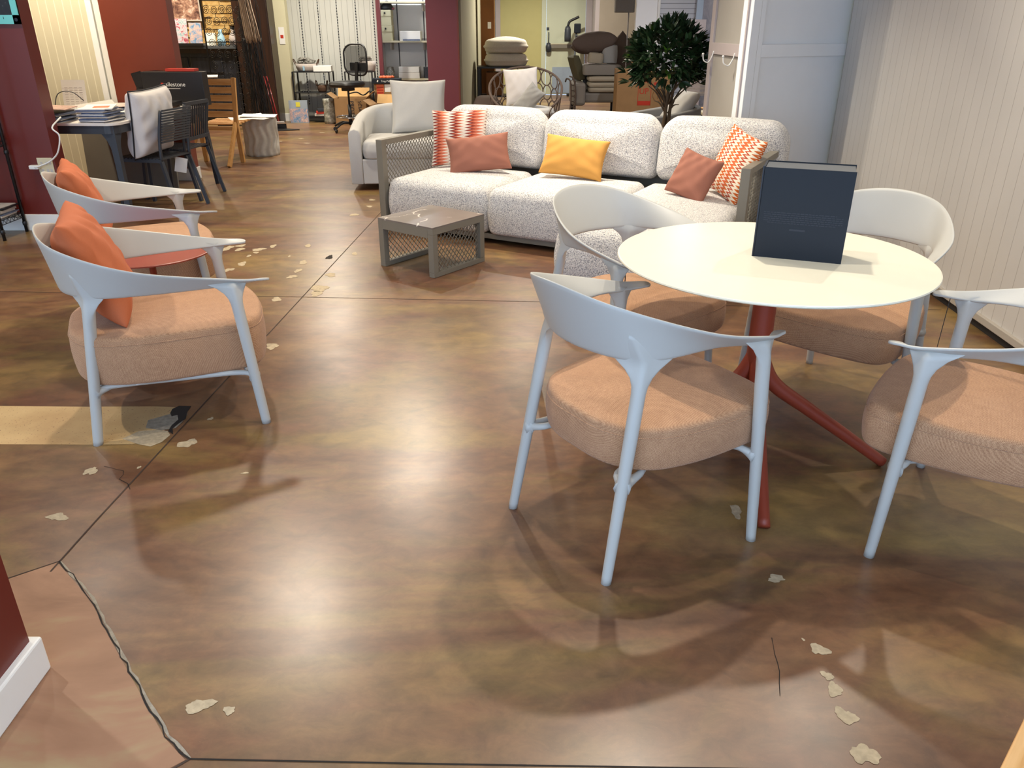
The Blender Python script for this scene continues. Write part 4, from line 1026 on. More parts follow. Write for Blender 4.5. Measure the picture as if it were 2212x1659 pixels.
# ------------------------------------------------------------------ bar recess: counter, cabinets, tall dark door, poster, books
t = thing('bar_counter', 'dark stained counter with panelled cabinets in the bar recess', 'counter', (-5.5, 14.0, 0))
B().bb(-1.5, .99, -.22, .33, 1.165, 1.215).build('worktop', 'navy_grey', t, bevel=.006)
B().bb(-1.5, .97, -.12, .33, 0, 1.10).build('body', 'cabinet', t)
B().bb(-1.5, .98, -.17, .33, 1.10, 1.165).build('cornice', 'cabinet2', t)
for i in range(4): 
    B().bb(-1.48 + i * .56, -.96 + i * .56, -.14, -.12, .80, 1.04).build('drawer', 'cabinet', t, bevel=.008)
    B().bb(-1.48 + i * .56, -.96 + i * .56, -.14, -.12, .10, .76).build('door', 'cabinet', t, bevel=.008)
t = thing('tall_cabinet', 'tall dark brown panelled cabinet with pale notes stuck on it', 'cabinet', (-4.08, 13.85, 0))
B().bb(-.42, .15, .0, .40, 0, 3.0).build('body', 'cabinet2', t)
for x0, x1 in ((-.41, -.21), (-.20, -.03), (-.02, .14)): B().bb(x0, x1, -.02, 0, .02, 2.98).build('panel', 'cabinet2', t, bevel=.004)
o = B().box((0, 0, 0), (.09, .003, .13)).build('note', 'cyanlabel', loc=(-4.27, 13.825, 1.50)); tag(o, 'pale blue note stuck on the dark cabinet', 'note')
o = B().box((0, 0, 0), (.17, .003, .10)).build('note', 'paper', loc=(-4.27, 13.825, 1.93)); tag(o, 'white note at the top of the dark cabinet', 'note')
# ledger stone courses
t = thing('stone_cladding', 'pale split-face ledger stone above the bar counter', 'cladding', (-5.6, 14.31, 1.22)); rnd = random.Random(5)
z = .0
for r_ in range(26):
    q = B(); x = -.9 + rnd.uniform(0, .1)
    while x < 1.02:
        w_ = rnd.uniform(.12, .38); dd = rnd.uniform(.01, .045); q.bb(x, min(x + w_ - .004, 1.06), -dd, .03, z, z + .056); x += w_
    q.build('course', 'ledger', t); z += .060
t = thing('poster', 'large framed photo of sunlit water above the counter', 'picture', (-5.75, 14.20, 1.60))
B().bb(-.60, .60, 0, .02, 0, 1.2).build('print', 'photo_sea', t)
q = B(); q.bb(-.62, .62, -.01, .02, -.02, 0); q.bb(.60, .62, -.01, .02, 0, 1.2); q.bb(-.62, -.60, -.01, .02, 0, 1.2); q.build('frame', 'pale', t)
def upright(x, y, w_, h_, m, label, cat='book', rz=0, tilt=-8, d=.02, z=1.216, name='upright_book'):
    o = B().box((0, 0, h_ / 2), (w_, d, h_)).build(name, m, loc=(x, y, z), rot=(R(tilt), 0, rz)); return tag(o, label, cat)
o = upright(-5.47, 13.86, .38, .40, 'photo_people', 'large colourful catalogue with an orange corner standing on the bar counter')
B().box((-.14, -.0105, .36), (.10, .001, .08)).build('cover_corner', 'salmon', o)
o = upright(-5.15, 13.86, .20, .34, 'photo_water', 'narrow blue and pink catalogue beside the colourful one')
upright(-5.30, 13.78, .62, .035, 'black', 'black base plate under the catalogues on the bar counter', 'stand', 0, 0, .14, name='display_stand')
upright(-4.92, 13.88, .16, .19, 'paper', 'white card standing on the bar counter beside the stone', 'card', name='upright_card')
t = thing('bottle', 'pale blue transparent bag-like bottle on the bar counter', 'bottle', (-4.74, 13.86, 1.216))
B().lathe([(0, 0), (.06, .0), (.065, .08), (.05, .14), (.03, .2), (.03, .24), (0, .24)], n=20).build('body', 'cyanlabel', t, smooth=True)
t = thing('bottle', 'white and pink jug on the bar counter behind the black scroll screen', 'bottle', (-4.55, 13.90, 1.216))
B().lathe([(0, 0), (.07, .0), (.075, .10), (.06, .15), (.03, .2), (.03, .25), (0, .25)], n=20).build('body', 'lilac', t, smooth=True)
B().lathe([(.0, 0), (.035, 0), (.035, .04), (0, .04)], (0, 0, .25), 16).build('cap', 'black', t)

# ------------------------------------------------------------------ scroll screen with fringe
t = thing('scroll_screen', 'black wrought-iron screen filled with spirals, in front of the bar', 'screen', (-4.72, 13.1, 0), 0)
for x in (0, .62, .66): B().bar((x, 0 if x < .64 else .02, 0), (x - .0, 0, 1.98), .018).build('upright', 'blackmetal', t)
q = B()
for z in (.05, 1.28, 1.86): q.bar((0, 0, z), (.62, 0, z), .014)
q.build('crossbars', 'blackmetal', t)
rnd = random.Random(9)
def spiral(b_, cx, cz, r, ph, turns=2.1):
    P = []
    for i in range(30):
        u = i / 29; a = ph + turns * 2 * pi * u; rr = r * (1 - .82 * u); P.append((cx + rr * cos(a), 0, cz + rr * sin(a) * 1.12))
    b_.tube(P, .0045, 5)
for r_ in range(11):
    for c in range(5):
        z = .18 + r_ * .155; x = .07 + c * .120 + (.02 if r_ % 2 else 0)
        q = B(); spiral(q, x, z, .058, rnd.uniform(0, 6.28)); q.build('spiral', 'blackmetal', t, smooth=True)
t = thing('yarn_fringe', 'beige yarn fringe hanging over the black scroll screen', 'fringe', (-3.99, 12.98, 0))
q = B(); rnd = random.Random(14)
for k in range(60):
    x = rnd.uniform(-.105, .105); y = rnd.uniform(-.03, .03); L = rnd.uniform(1.26, 1.34)
    q.tube(cr([(x * .7 - .03, y, 2.15), (x * .85 - .02, y + .01, 1.8), (x + .01, y, 1.55), (x * 1.05 + rnd.uniform(-.01, .01) + .03, y, L)], 4), .006, 5)
q.build('strands', 'macrame', t, smooth=True)
t = thing('string_net', 'black knotted string curtain hanging below the beige fringe', 'curtain', (-3.99, 13.02, 0)); q = B()
for k in range(46):
    x = rnd.uniform(-.16, .14); y = rnd.uniform(-.05, .05); P = []
    for i in range(16):
        u = i / 15; P.append((x * (1 + .2 * u) + .022 * sin(9 * u + k) + rnd.uniform(-.006, .006) + .05 * u, y + rnd.uniform(-.01, .01), 2.0 - 1.85 * u if k % 3 == 0 else 1.34 - 1.25 * u))
    q.tube(P, .004, 4)
q.build('strings', 'blackmetal', t, smooth=True)

# broom and dustpan
t = thing('broom', 'red-handled upright dustpan and broom set leaning by the dark cabinet', 'broom', (-3.72, 12.95, 0))
B().tube([(-.18, .30, .78), (.02, 0, .12)], .012, 8).build('handle', 'redlacquer', t, smooth=True)
B().tube([(-.22, .30, .78), (-.03, .03, .12)], .008, 8).build('handle', 'redlacquer', t, smooth=True)
B().box((.02, -.01, .115), (.17, .05, .03)).build('collar', 'pale', t, bevel=.004)
q = B(); V = [(-.14, .10, .0), (.16, .10, .0), (.16, -.14, .0), (-.14, -.14, .0), (-.10, .10, .10), (.10, .12, .10), (.30, -.02, .02), (-.02, -.18, .02)]
q.prism([(-.12, .08), (.10, .12), (.34, -.02), (.02, -.20), (-.12, -.08)], 0, .012); q.bar((-.12, .08, .04), (.10, .12, .04), .012, .08); q.bar((-.12, .08, .04), (-.12, -.08, .03), .012, .06); q.bar((-.12, -.08, .025), (.02, -.20, .02), .012, .04)
q.build('dustpan', 'black', t)
for (x, y) in ((-2.95, 12.6), (-3.35, 11.6), (-2.9, 11.4), (-3.1, 11.9)):
    P = blob(x, y, .05, .02, int(x * 100), z=.0015); B().add(P, [tuple(range(26))]).build('paint_chip', 'chip', fl)

# beige wall bits
t = thing('wall_notice', 'small white notice on the beige wall by the tall dark cabinet', 'notice', (-3.835, 14.195, 1.23))
B().bb(-.045, .045, -.004, 0, 0, .26).build('sheet', 'paper', t); B().bb(-.025, .025, -.005, -.004, .09, .14).build('print', 'redprint', t)

# ------------------------------------------------------------------ low black shelf with baskets
t = thing('metal_rack', 'low black metal rack against the slatted pale wall', 'shelf', (-3.72, 14.15, 0))
for x in (0, .62):
    for y in (0, .34): B().bar((x, y, 0), (x, y, .80), .022).build('post', 'blackmetal', t)
for z in (.79, .46, .05):
    q = B(); q.bb(-.01, .63, -.01, .35, z, z + .014); q.build('shelf_board', 'blackmetal', t)
def basket(name, label, loc, rx_, h, m, handles=True):
    t = thing(name, label, 'basket', loc); rings = []
    for z, r in ((0, .80), (.02, .86), (h * .5, .95), (h, 1), (h - .005, .94), (.03, .78)): rings.append([(rx_ * r * cos(2 * pi * j / 28), rx_ * .7 * r * sin(2 * pi * j / 28), z) for j in range(28)])
    B().loft(rings).build('body', m, t, smooth=True)
    if handles:
        for s in (-1, 1): B().tube(cr([(s * rx_ * .95, -.05, h - .01), (s * rx_ * 1.12, -.03, h + .06), (s * rx_ * 1.12, .03, h + .06), (s * rx_ * .95, .05, h - .01)], 5), .008, 6).build('handle', 'basket', t, smooth=True)
    return t
t = basket('rope_basket', 'pale basket of patterned cloth with dark handles on the low black rack', (-3.50, 14.30, .806), .19, .12, 'rope')
rnd = random.Random(77); q = B()
for k in range(14): q.box((rnd.uniform(-.11, .11), rnd.uniform(-.06, .06), .13 + rnd.uniform(0, .06)), (.14, .07, .02), rz=rnd.uniform(0, 3), rx=rnd.uniform(-.5, .5), ry=rnd.uniform(-.4, .4))
q.build('contents', 'fish', t)
B().box((-.02, -.136, .05), (.03, .012, .07)).build('ribbon', 'cyanlabel', t)
o = B().box((0, 0, .045), (.30, .22, .09)).build('storage_box', 'white', loc=(-3.22, 14.28, .805), rot=(0, 0, .08), bevel=.003); tag(o, 'flat white box beside the pale basket on the low rack', 'box')
t = basket('wicker_basket', 'small brown wicker basket on the middle shelf of the low rack', (-3.27, 14.30, .475), .085, .11, 'basket', True)
B().lathe([(0, 0), (.06, .0), (.05, .04), (0, .05)], (0, 0, .09), 12).build('contents', 'fish', t, smooth=True)
t = thing('sunglasses', 'dark small items lying on the middle shelf of the low rack', 'accessory', (-3.55, 14.26, .475)); B().lathe([(0, 0), (.035, 0), (.03, .02), (0, .025)], (-.04, 0, 0), 12).lathe([(0, 0), (.035, 0), (.03, .02), (0, .025)], (.05, 0, 0), 12).box((0, .02, .01), (.16, .02, .012)).build('body', 'black', t)
t = thing('picture_box', 'blue illustrated box with a yellow note, on the floor below the rack', 'box', (-3.63, 13.98, 0), R(2))
B().bb(-.155, .155, -.03, .03, 0, .36).build('carton', 'kick', t)
B().bb(-.153, .153, -.031, -.030, .01, .23).build('front_print', 'photo_water', t)
B().bb(-.115, -.0, -.032, -.030, .10, .20).build('front_print', 'photo_people', t) if False else None
B().bb(-.035, .035, -.033, -.030, .26, .335).build('sticky_note', 'sticky', t)
for i, m in enumerate(('black', 'pale', 'redprint', 'charcoal')):
    o = B().box((0, 0, .02), (.30 - i * .02, .22, .035)).build('flat_pack', m, loc=(-3.25 + i * .01, 14.10, .066 + i * .038), rot=(0, 0, .1 * i)); tag(o, ('lowest black', 'pale second', 'red third', 'topmost charcoal')[i] + ' flat pack on the bottom shelf of the low rack', 'pack')
o = B().box((0, 0, .012), (.16, .10, .024)).build('soft_pouch', 'fish', loc=(-2.42, 14.45, .80)); bpy.data.objects.remove(o)
t = thing('metal_rack', 'second low black rack half hidden by the office chair', 'shelf', (-2.84, 14.20, 0))
for x in (0, .46):
    for y in (0, .32): B().bar((x, y, 0), (x, y, .80), .022).build('post', 'blackmetal', t)
B().bb(-.01, .47, -.01, .33, .79, .804).build('shelf_board', 'blackmetal', t); B().bb(-.01, .47, -.01, .33, .46, .474).build('shelf_board', 'blackmetal', t)
t = basket('rope_basket', 'pale basket of patterned cloth right of the office chair back', (-2.46, 14.34, .806), .14, .16, 'rope', False); q = B()
for k in range(9): q.box((rnd.uniform(-.08, .08), rnd.uniform(-.05, .05), .17 + rnd.uniform(0, .05)), (.12, .06, .02), rz=rnd.uniform(0, 3), rx=rnd.uniform(-.5, .5))
q.build('contents', 'fish', t)

# ------------------------------------------------------------------ drafting chair
t = thing('office_chair', 'tall black mesh-back drafting chair with chrome foot ring', 'chair', (-2.52, 12.75, 0), R(64))
for k in range(5):
    a = 2 * pi * k / 5 + .4; q = B(); q.tube(cr([(.03 * cos(a), .03 * sin(a), .13), (.16 * cos(a), .16 * sin(a), .135), (.29 * cos(a), .29 * sin(a), .075)], 4), .016, 8); lg = q.build('leg', 'black', t, smooth=True)
    B().lathe([(0, -.012), (.028, -.012), (.03, 0), (.028, .012), (0, .012)], n=14).build('caster', 'black', lg, loc=(.295 * cos(a), .295 * sin(a), .030), rot=(R(90), 0, a + .5))
B().tube([(0, 0, .10), (0, 0, .40)], .028, 14).build('gas_column', 'black', t, smooth=True); B().tube([(0, 0, .40), (0, 0, .66)], .016, 12).build('piston', 'blackmetal', t, smooth=True)
q = B(); q.tube([(.21 * cos(2 * pi * i / 36), .21 * sin(2 * pi * i / 36), .22) for i in range(36)], .012, 8, closed=True)
for k in range(4): a = pi / 2 * k; q.tube([(.03 * cos(a), .03 * sin(a), .22), (.21 * cos(a), .21 * sin(a), .22)], .009, 6)
q.build('foot_ring', 'chrome', t, smooth=True)
pad(rrect(.50, .46, .16, 6, -.02, 0), .655, .735, crown=.01, rb=.03, rt=.03).build('seat', 'black', t, smooth=True)
B().box((0, 0, .63), (.16, .14, .06)).build('mechanism', 'black', t, bevel=.01)
B().bar((.22, 0, .66), (.27, 0, 1.0), .05, .02).build('back_stem', 'black', t)
fr = B(); P = []
for p in rrect(.42, .44, .13, 6): P.append((.27 + .05 * (1 - (2 * p.x / .42) ** 2) - .03, p.x, p.y + 1.03))
fr.tube(P, .014, 8, closed=True); bk = fr.build('backrest', 'black', t, smooth=True)
q = B(); N = 12
for i in range(N + 1):
    for j in range(N + 1):
        y = -.19 + .38 * i / N; z = -.20 + .40 * j / N; q.v.append((.27 + .05 * (1 - (2 * y / .42) ** 2) - .03, y, z + 1.03))
q.f = [(i * (N + 1) + j, (i + 1) * (N + 1) + j, (i + 1) * (N + 1) + j + 1, i * (N + 1) + j + 1) for i in range(N) for j in range(N)]
mm = NM('black_mesh_fabric'); ck = mm.n('ShaderNodeTexChecker'); mm.l(mm.co(), ck.inputs[0]); ck.inputs['Scale'].default_value = 300
mm.color('#17181C'); mm.b.inputs['Alpha'].default_value = .72; M['mesh'] = mm.set(.6); 
q.build('mesh_fabric', 'mesh', bk, smooth=True)
B().box((.30, 0, .93), (.03, .30, .12)).build('lumbar_pad', 'black', bk, bevel=.01)

# ------------------------------------------------------------------ cartons
def carton(label, x0, x1, y0, y1, z0, z1, m='card', rz=0, open_=False, name='carton'):
    t = thing(name, label, 'carton', ((x0 + x1) / 2, (y0 + y1) / 2, z0), rz); w_, d_, h_ = (x1 - x0) / 2, (y1 - y0) / 2, z1 - z0; th = .006
    if open_:
        q = B(); q.bb(-w_, w_, -d_, -d_ + th, 0, h_); q.bb(-w_, w_, d_ - th, d_, 0, h_); q.bb(-w_, -w_ + th, -d_, d_, 0, h_); q.bb(w_ - th, w_, -d_, d_, 0, h_); q.bb(-w_, w_, -d_, d_, 0, th); q.build('body', m, t)
        B().box((0, d_ + .04, h_ + .06), (2 * w_, th, .17), rx=R(-30)).build('flap', 'cardlight', t); B().box((w_ + .05, 0, h_ + .045), (.17, 2 * d_, th), ry=R(-40)).build('flap', 'cardlight', t)
        B().box((-w_ - .05, 0, h_ + .03), (.15, 2 * d_, th), ry=R(35)).build('flap', 'card', t)
    else:
        B().bb(-w_, w_, -d_, d_, 0, h_).build('body', m, t, bevel=.003); B().bb(-.03, .03, -d_, d_, h_, h_ + .0008).build('tape', 'cardlight', t)
    return t
t = carton('open cardboard carton with black handwriting behind the office chair', -2.95, -2.42, 13.65, 14.03, 0, .42, 'card', .02, True)
text('PROJECT', .085, 'ink', t, (-.0, -.2012, .38), (R(90), R(90), 0), name='handwriting')
text('SCIATTIN', .080, 'ink', t, (.13, -.2012, .38), (R(90), R(90), 0), name='handwriting')
t = thing('plastic_bag', 'clear crumpled plastic sleeve standing left of the open carton', 'bag', (-3.08, 13.85, 0)); rnd = random.Random(3); rings = []
for i in range(9):
    z = .40 * i / 8; rings.append([((.095 + rnd.uniform(-.012, .012)) * cos(2 * pi * j / 18), (.08 + rnd.uniform(-.012, .012)) * sin(2 * pi * j / 18), z) for j in range(18)])
B().loft(rings).build('body', 'foil', t, smooth=True)
t = carton('low open carton with folded flaps right of the handwritten one', -2.28, -1.92, 13.30, 13.68, 0, .34, 'card', -.15, True)
t = carton('taller carton with orange and white stickers below the black flat box', -2.33, -1.86, 14.05, 14.45, 0, .62, 'card', .0)
B().bb(-.20, -.075, -.202, -.2, .40, .61).build('orange_sticker', 'salmon', t)
for i in range(3): B().bb(-.19, -.085, -.203, -.202, .47 + i * .042, .488 + i * .042).build('sticker_print', 'redprint', t)
B().bb(-.195, -.08, -.203, -.202, .41, .435).build('sticker_print', 'lilac', t)
B().bb(-.06, .04, -.202, -.2, .49, .61).build('white_sticker', 'paper', t)
t = thing('flat_box', 'flat black box with white lettering on the stickered carton', 'box', (-2.13, 14.19, .623), R(4))
B().bb(-.24, .24, -.17, .17, 0, .075).build('case', 'navy', t, bevel=.003); text('Treg-Modo', .042, 'paper', t, (-.09, -.1705, .026), (R(90), 0, 0))
B().box((-.145, -.1705, .040), (.02, .001, .03), ry=.4).build('logo_mark', 'paper', t)
t = thing('work_gloves', 'crumpled orange gloves on the flat black box', 'gloves', (-2.13, 14.19, .699)); q = B(); rnd = random.Random(8)
for k in range(7): q.lathe([(0, 0), (.04, .004), (.035, .03), (0, .045)], (-.09 + k * .03, rnd.uniform(-.03, .03), 0), 10)
q.build('fabric', 'salmon', t, smooth=True)
o = B().tube(cr([(-2.75, 13.9, .47), (-2.60, 13.85, .50), (-2.5, 13.9, .45), (-2.38, 13.85, .52)], 5), .012, 6).build('cable', 'black', smooth=True); tag(o, 'black cable draped over the open carton', 'cable')

# ------------------------------------------------------------------ alcove shelves and what stands on them
def shelf_board(z, label):
    t = thing('wall_shelf', label, 'shelf', (-1.90, 15.50, z)); B().bb(-.52, .99 - .0, -.22, .22, -.028, 0).build('board', 'ivory', t, bevel=.002)
    for x in (-.30, .30): B().bb(x - .012, x + .012, -.10, .22, -.15, -.028).build('bracket', 'pale', t)
shelf_board(1.262, 'middle cream shelf in the alcove right of the plum post'); shelf_board(.632, 'lowest cream shelf in the alcove right of the plum post'); shelf_board(1.90, 'topmost cream shelf in the alcove right of the plum post')
for x in (-2.18, -1.58): struct(B().bb(x, x + .02, 15.735, 15.75, .2, 2.4).build('shelf_standard', 'charcoal')) if False else None
for i, x in enumerate((-2.10, -1.62)):
    o = B().bb(-.008, .008, -.012, 0, 0, 2.0).build('shelf_rail', 'charcoal', loc=(x, 15.75, .4)); tag(o, ('left', 'right')[i] + ' thin dark vertical shelf rail on the alcove back wall', 'rail')
def sbox(x, y, z, w_, d_, h_, m, label, cat='box', name='storage_box', rz=0, knob=False):
    t = thing(name, label, cat, (x, y, z), rz); B().bb(-w_ / 2, w_ / 2, -d_ / 2, d_ / 2, 0, h_).build('case', m, t, bevel=.004)
    if knob: B().bb(-w_ / 2 - .004, w_ / 2 + .004, -d_ / 2 - .004, d_ / 2 + .004, h_ - .10, h_ + .0).build('lid', m, t, bevel=.003); B().lathe([(0, 0), (.016, 0), (.016, .01), (0, .012)], n=12).build('finger_hole', 'black', t, loc=(-.0, -d_ / 2 - .004, h_ - .05), rot=(R(90), 0, 0))
    return t
sbox(-2.26, 15.45, 1.263, .20, .34, .25, 'cream_wall', 'lower cream file box on the middle alcove shelf', knob=True)
sbox(-2.26, 15.45, 1.516, .20, .34, .25, 'cream_wall', 'upper cream file box on the middle alcove shelf', knob=True)
t = thing('cap', 'dark green folded bag with a red strap on the upper cream file box', 'bag', (-2.24, 15.45, 1.77)); B().lathe([(0, 0), (.12, 0), (.13, .03), (.08, .09), (.03, .14), (0, .15)], n=18).build('body', 'charcoal', t, smooth=True); B().box((.02, -.06, .02), (.24, .03, .03)).build('strap', 'redlacquer', t)
sbox(-1.83, 15.42, 1.263, .37, .26, .16, 'paper', 'white box on the middle alcove shelf')
o = B().box((0, 0, .014), (.30, .08, .028)).build('cloth_roll', 'slate', loc=(-1.80, 15.33 - .10, 1.264)); tag(o, 'blue-grey cloth lying before the white box on the middle alcove shelf', 'cloth')
sbox(-1.88, 15.42, .633, .38, .28, .10, 'paper', 'lower white box on the lowest alcove shelf'); sbox(-1.88, 15.42, .736, .37, .28, .095, 'white', 'upper white box on the lowest alcove shelf')
o = B().box((0, 0, .025), (.07, .001, .045)).build('code_label', 'ink', loc=(-1.76, 15.276, .76)); bpy.data.objects.remove(o)
t = thing('foil_bag', 'crumpled patterned bag at the left of the lowest alcove shelf', 'bag', (-2.24, 15.42, .633)); B().lathe([(0, 0), (.07, 0), (.08, .1), (.06, .19), (0, .2)], n=14).build('body', 'fish', t, smooth=True)
t = sbox(-1.50, 15.44, .633, .24, .24, .19, 'charcoal', 'dark leaning case at the right of the lowest alcove shelf', rz=.2)
sbox(-1.33, 15.30, .633, .14, .10, .10, 'card', 'small cardboard box at the right end of the lowest alcove shelf')

# ------------------------------------------------------------------ back room: tall carton, black shelf with cushions
t = carton('tall narrow brown cardboard carton standing behind the black shelf', -.64, -.36, 17.45, 17.75, 0, 2.4, 'cardbrown')
for i, (x, z) in enumerate(((.04, 1.46), (-.02, 1.08), (.0, .98))): B().bb(x - .035, x + .035, -.152, -.15, z, z + .12 - .03 * i).build('shipping_label', 'paper', t)
t = thing('storage_shelf', 'black storage shelf carrying two cream floor cushions', 'shelf', (-.68, 16.75, 0))
for x in (0.02, 1.0):
    for y in (0, .5): B().bb(x - .03, x + .03, y - .03, y + .03, 0, .76).build('post', 'black', t)
B().bb(-.02, 1.04, -.05, .55, .735, .77).build('top_board', 'black', t, bevel=.003); B().bb(-.02, 1.04, -.05, .55, .20, .225).build('shelf_board', 'black', t)
carton('brown carton inside the black storage shelf', -.52, -.18, 16.82, 17.2, .226, .66, 'cardbrown'); sbox(.02, 17.0, .226, .26, .30, .40, 'card', 'plain cardboard box right of the brown carton in the black shelf', 'carton', 'carton')
sbox(-.02, 16.80, .226, .18, .02, .24, 'slate', 'blue-grey packet leaning in the black storage shelf', 'packet', 'packet')
for i, (z, w_, h_) in enumerate(((.771, .84, .24), (1.02, .84, .25))):
    o = pad(rrect(w_, .62, .20, 7), 0, h_, crown=.05, rb=.08, rt=.10, bulge=.03).build('floor_cushion', 'cream_fabric', loc=(-.12, 17.0, z), rot=(0, 0, .04 * (1 - 2 * i)), smooth=True); tag(o, ('lower', 'upper')[i] + ' thick cream cushion stacked on the black storage shelf', 'cushion', 'thick cream cushions')
t = thing('duffel_bag', 'dark soft bag on the floor beside the black storage shelf', 'bag', (-.45, 14.7, 0)); rings = []
for i in range(9): u = i / 8; r = .20 * math.sqrt(max(.03, 1 - (2 * u - 1) ** 4)); rings.append([(-.25 + .5 * u, r * cos(2 * pi * j / 14), .2 + r * sin(2 * pi * j / 14) * .95) for j in range(14)])
B().loft(rings).build('body', 'brown_fabric', t, smooth=True)
# vacuum on the door
t = thing('stick_vacuum', 'dark stick vacuum hanging in front of the pale green door', 'vacuum', (1.42, 19.6, 0))
B().lathe([(0, 0), (.07, 0), (.075, .10), (.07, .26), (.05, .32), (0, .33)], (-.14, 0, 1.18), 18).build('dust_bin', 'charcoal', t, smooth=True)
B().box((.08, 0, 1.46), (.15, .12, .20)).build('motor', 'navy', t, bevel=.02); B().tube(cr([(-.14, 0, 1.50), (-.10, 0, 1.60), (.02, 0, 1.66), (.11, 0, 1.70)], 5), .028, 8).build('handle', 'black', t, smooth=True)
B().tube([(.06, 0, 1.4), (.0, 0, .06)], .022, 10).build('wand', 'navy_grey', t, smooth=True); B().box((.10, 0, 1.20), (.12, .10, .22)).build('battery', 'black', t, bevel=.01); B().box((0, -.04, .03), (.26, .12, .06)).build('floor_head', 'black', t, bevel=.01)

# ------------------------------------------------------------------ ring-pattern chair
t = thing('ring_chair', 'round-backed chair woven of brown metal rings, behind the sofa', 'chair', (.19, 11.55, 0), R(0))
Rc = .46
def shell(a, v):   # a: angle around the back (0 = rear), v: 0 bottom..1 top
    top = .47 + .50 * max(0, cos(a * .62)) ** 1.2; z = .36 + (top - .36) * v; r = Rc * (1 + .10 * v)
    return Vector((r * sin(a), r * cos(a) * .95, z))
q = B(); q.tube([shell(R(-135 + 270 * i / 48), 1) for i in range(49)], .016, 8); q.build('rim', 'brown_fabric', t, smooth=True)
q = B(); q.tube([shell(R(-135 + 270 * i / 40), 0) for i in range(41)], .014, 8); q.build('seat_ring', 'brown_fabric', t, smooth=True)
rnd = random.Random(17); q = B()
for i in range(15):
    a0 = -128 + i * 18.3; top = shell(R(a0), 1).z; nrow = max(1, int((top - .36) / .15)); 
    for j in range(nrow):
        vc = (j + .5) / nrow; ra = rnd.uniform(8.0, 9.6); rv = .52 / nrow
        P = [shell(R(a0 + ra * cos(2 * pi * k / 20) + (4 if j % 2 else 0)), min(1, max(0, vc + rv * sin(2 * pi * k / 20)))) for k in range(20)]
        q.tube(P, .008, 6, closed=True)
q.build('ring_lattice', 'brown_fabric', t, smooth=True)
pad([(.40 * cos(2 * pi * k / 32), .40 * sin(2 * pi * k / 32) - .04, 0) for k in range(32)], .36, .47, crown=.03, rb=.03, rt=.04).build('seat_cushion', 'white_fabric', t, smooth=True)
for x, y in ((-.3, -.3), (.3, -.3), (-.3, .3), (.3, .3)): B().tube([(x, y, .36), (x * 1.15, y * 1.15, 0)], .016, 8).build('leg', 'brown_fabric', t, smooth=True)
pillow(.50, .50, .16, 'scatter_cushion', 'pillow_white', (.16, 11.52, .50), (R(-14), R(-4), R(8)), 'white ribbed cushion standing in the ring-pattern chair', 'cushion', seed=31, pinch=.32)
pillow(.44, .26, .14, 'scatter_cushion', 'greyc_fabric', (.33, 11.28, .50), (R(-16), R(-48), R(10)), 'silver grey oblong cushion leaning on the white one in the ring-pattern chair', 'cushion', seed=32)

# ------------------------------------------------------------------ stack of grey seating
t = thing('stacked_armchair', 'grey upholstered armchair buried under loose cushions in the back room', 'armchair', (1.52, 15.0, 0))
B().bb(-.36, .36, -.28, .45, .26, .43).build('seat_base', 'grey_fabric', t, bevel=.04)
B().bb(-.46, -.22, -.42, .40, .22, .60).build('arm', 'grey_fabric', t, bevel=.05)
B().bb(-.22, .42, .20, .45, .43, .84).build('backrest', 'grey_fabric', t, bevel=.05)
for x, y in ((-.4, -.3), (.34, -.2), (-.4, .35), (.34, .4)): B().bb(x - .02, x + .02, y - .02, y + .02, 0, .26).build('leg', 'black', t)
def slabc(x, y, z, w_, d_, h_, m, rot, label, r=.05):
    o = pad(rrect(w_, d_, r, 5), 0, h_, crown=.012, rb=.02, rt=.02, bulge=.008).build('seat_cushion', m, loc=(x, y, z), rot=rot, smooth=True); o.name = 'loose_cushion'; return tag(o, label, 'cushion', 'loose cushions in the back room')
for i, z in enumerate((.434, .518, .612)): slabc(1.62, 14.93, z, .52, .46, .078, 'beige_fabric', (0, 0, .03 * (i - 1)), ('lowest', 'middle', 'topmost')[i] + ' of the three flat beige cushions on the grey seat')
slabc(1.60, 15.05, .71, .66, .50, .17, 'grey_fabric', (0, 0, 0), 'thick grey block cushion above the three beige cushions', .07)
slabc(1.74, 15.10, .90, .26, .30, .30, 'greyc_fabric', (R(0), 0, 0), 'upright light grey cushion block at the top of the pile', .06)
slabc(1.48, 15.05, .90, .26, .30, .17, 'beige_fabric', (0, R(6), 0), 'small beige cushion beside the upright grey block', .06)
slabc(1.24, 15.25, .62, .12, .42, .42, 'olive_fabric', (0, R(-20), .2), 'olive cushion wedged on edge at the left of the pile', .03)
o = pillow(.84, .40, .36, 'loose_cushion', 'brown_fabric', (1.46, 15.30, 1.20), (R(80), R(-6), 0), 'dark grey-brown pillow lying on top of the cushion pile', 'cushion', seed=41, pinch=.5)
o = pillow(.60, .62, .16, 'loose_cushion', 'brown_fabric', (1.80, 15.50, .80), (R(-8), R(45), 0), 'tall pointed brown cushion standing right of the pile', 'cushion', seed=42, sag=.04, pinch=.5)
t = thing('lattice_chair', 'dark openwork chair edge left of the cushion pile', 'chair', (1.02, 14.55, 0))
q = B(); q.tube(cr([(0, 0, .05), (.02, 0, .35), (.0, 0, .62), (-.05, .2, .66), (-.06, .4, .60)], 6), .014, 8)
q.tube(cr([(.09, 0, .05), (.10, 0, .40), (.06, 0, .66), (0, .2, .70)], 6), .012, 8); q.build('frame', 'brown_fabric', t, smooth=True)
q = B()
for i in range(6): q.tube([(.05 + .042 * cos(2 * pi * k / 14), 0, .16 + i * .09 + .045 * sin(2 * pi * k / 14)) for k in range(14)], .006, 5, closed=True)
q.build('lattice', 'brown_fabric', t, smooth=True)

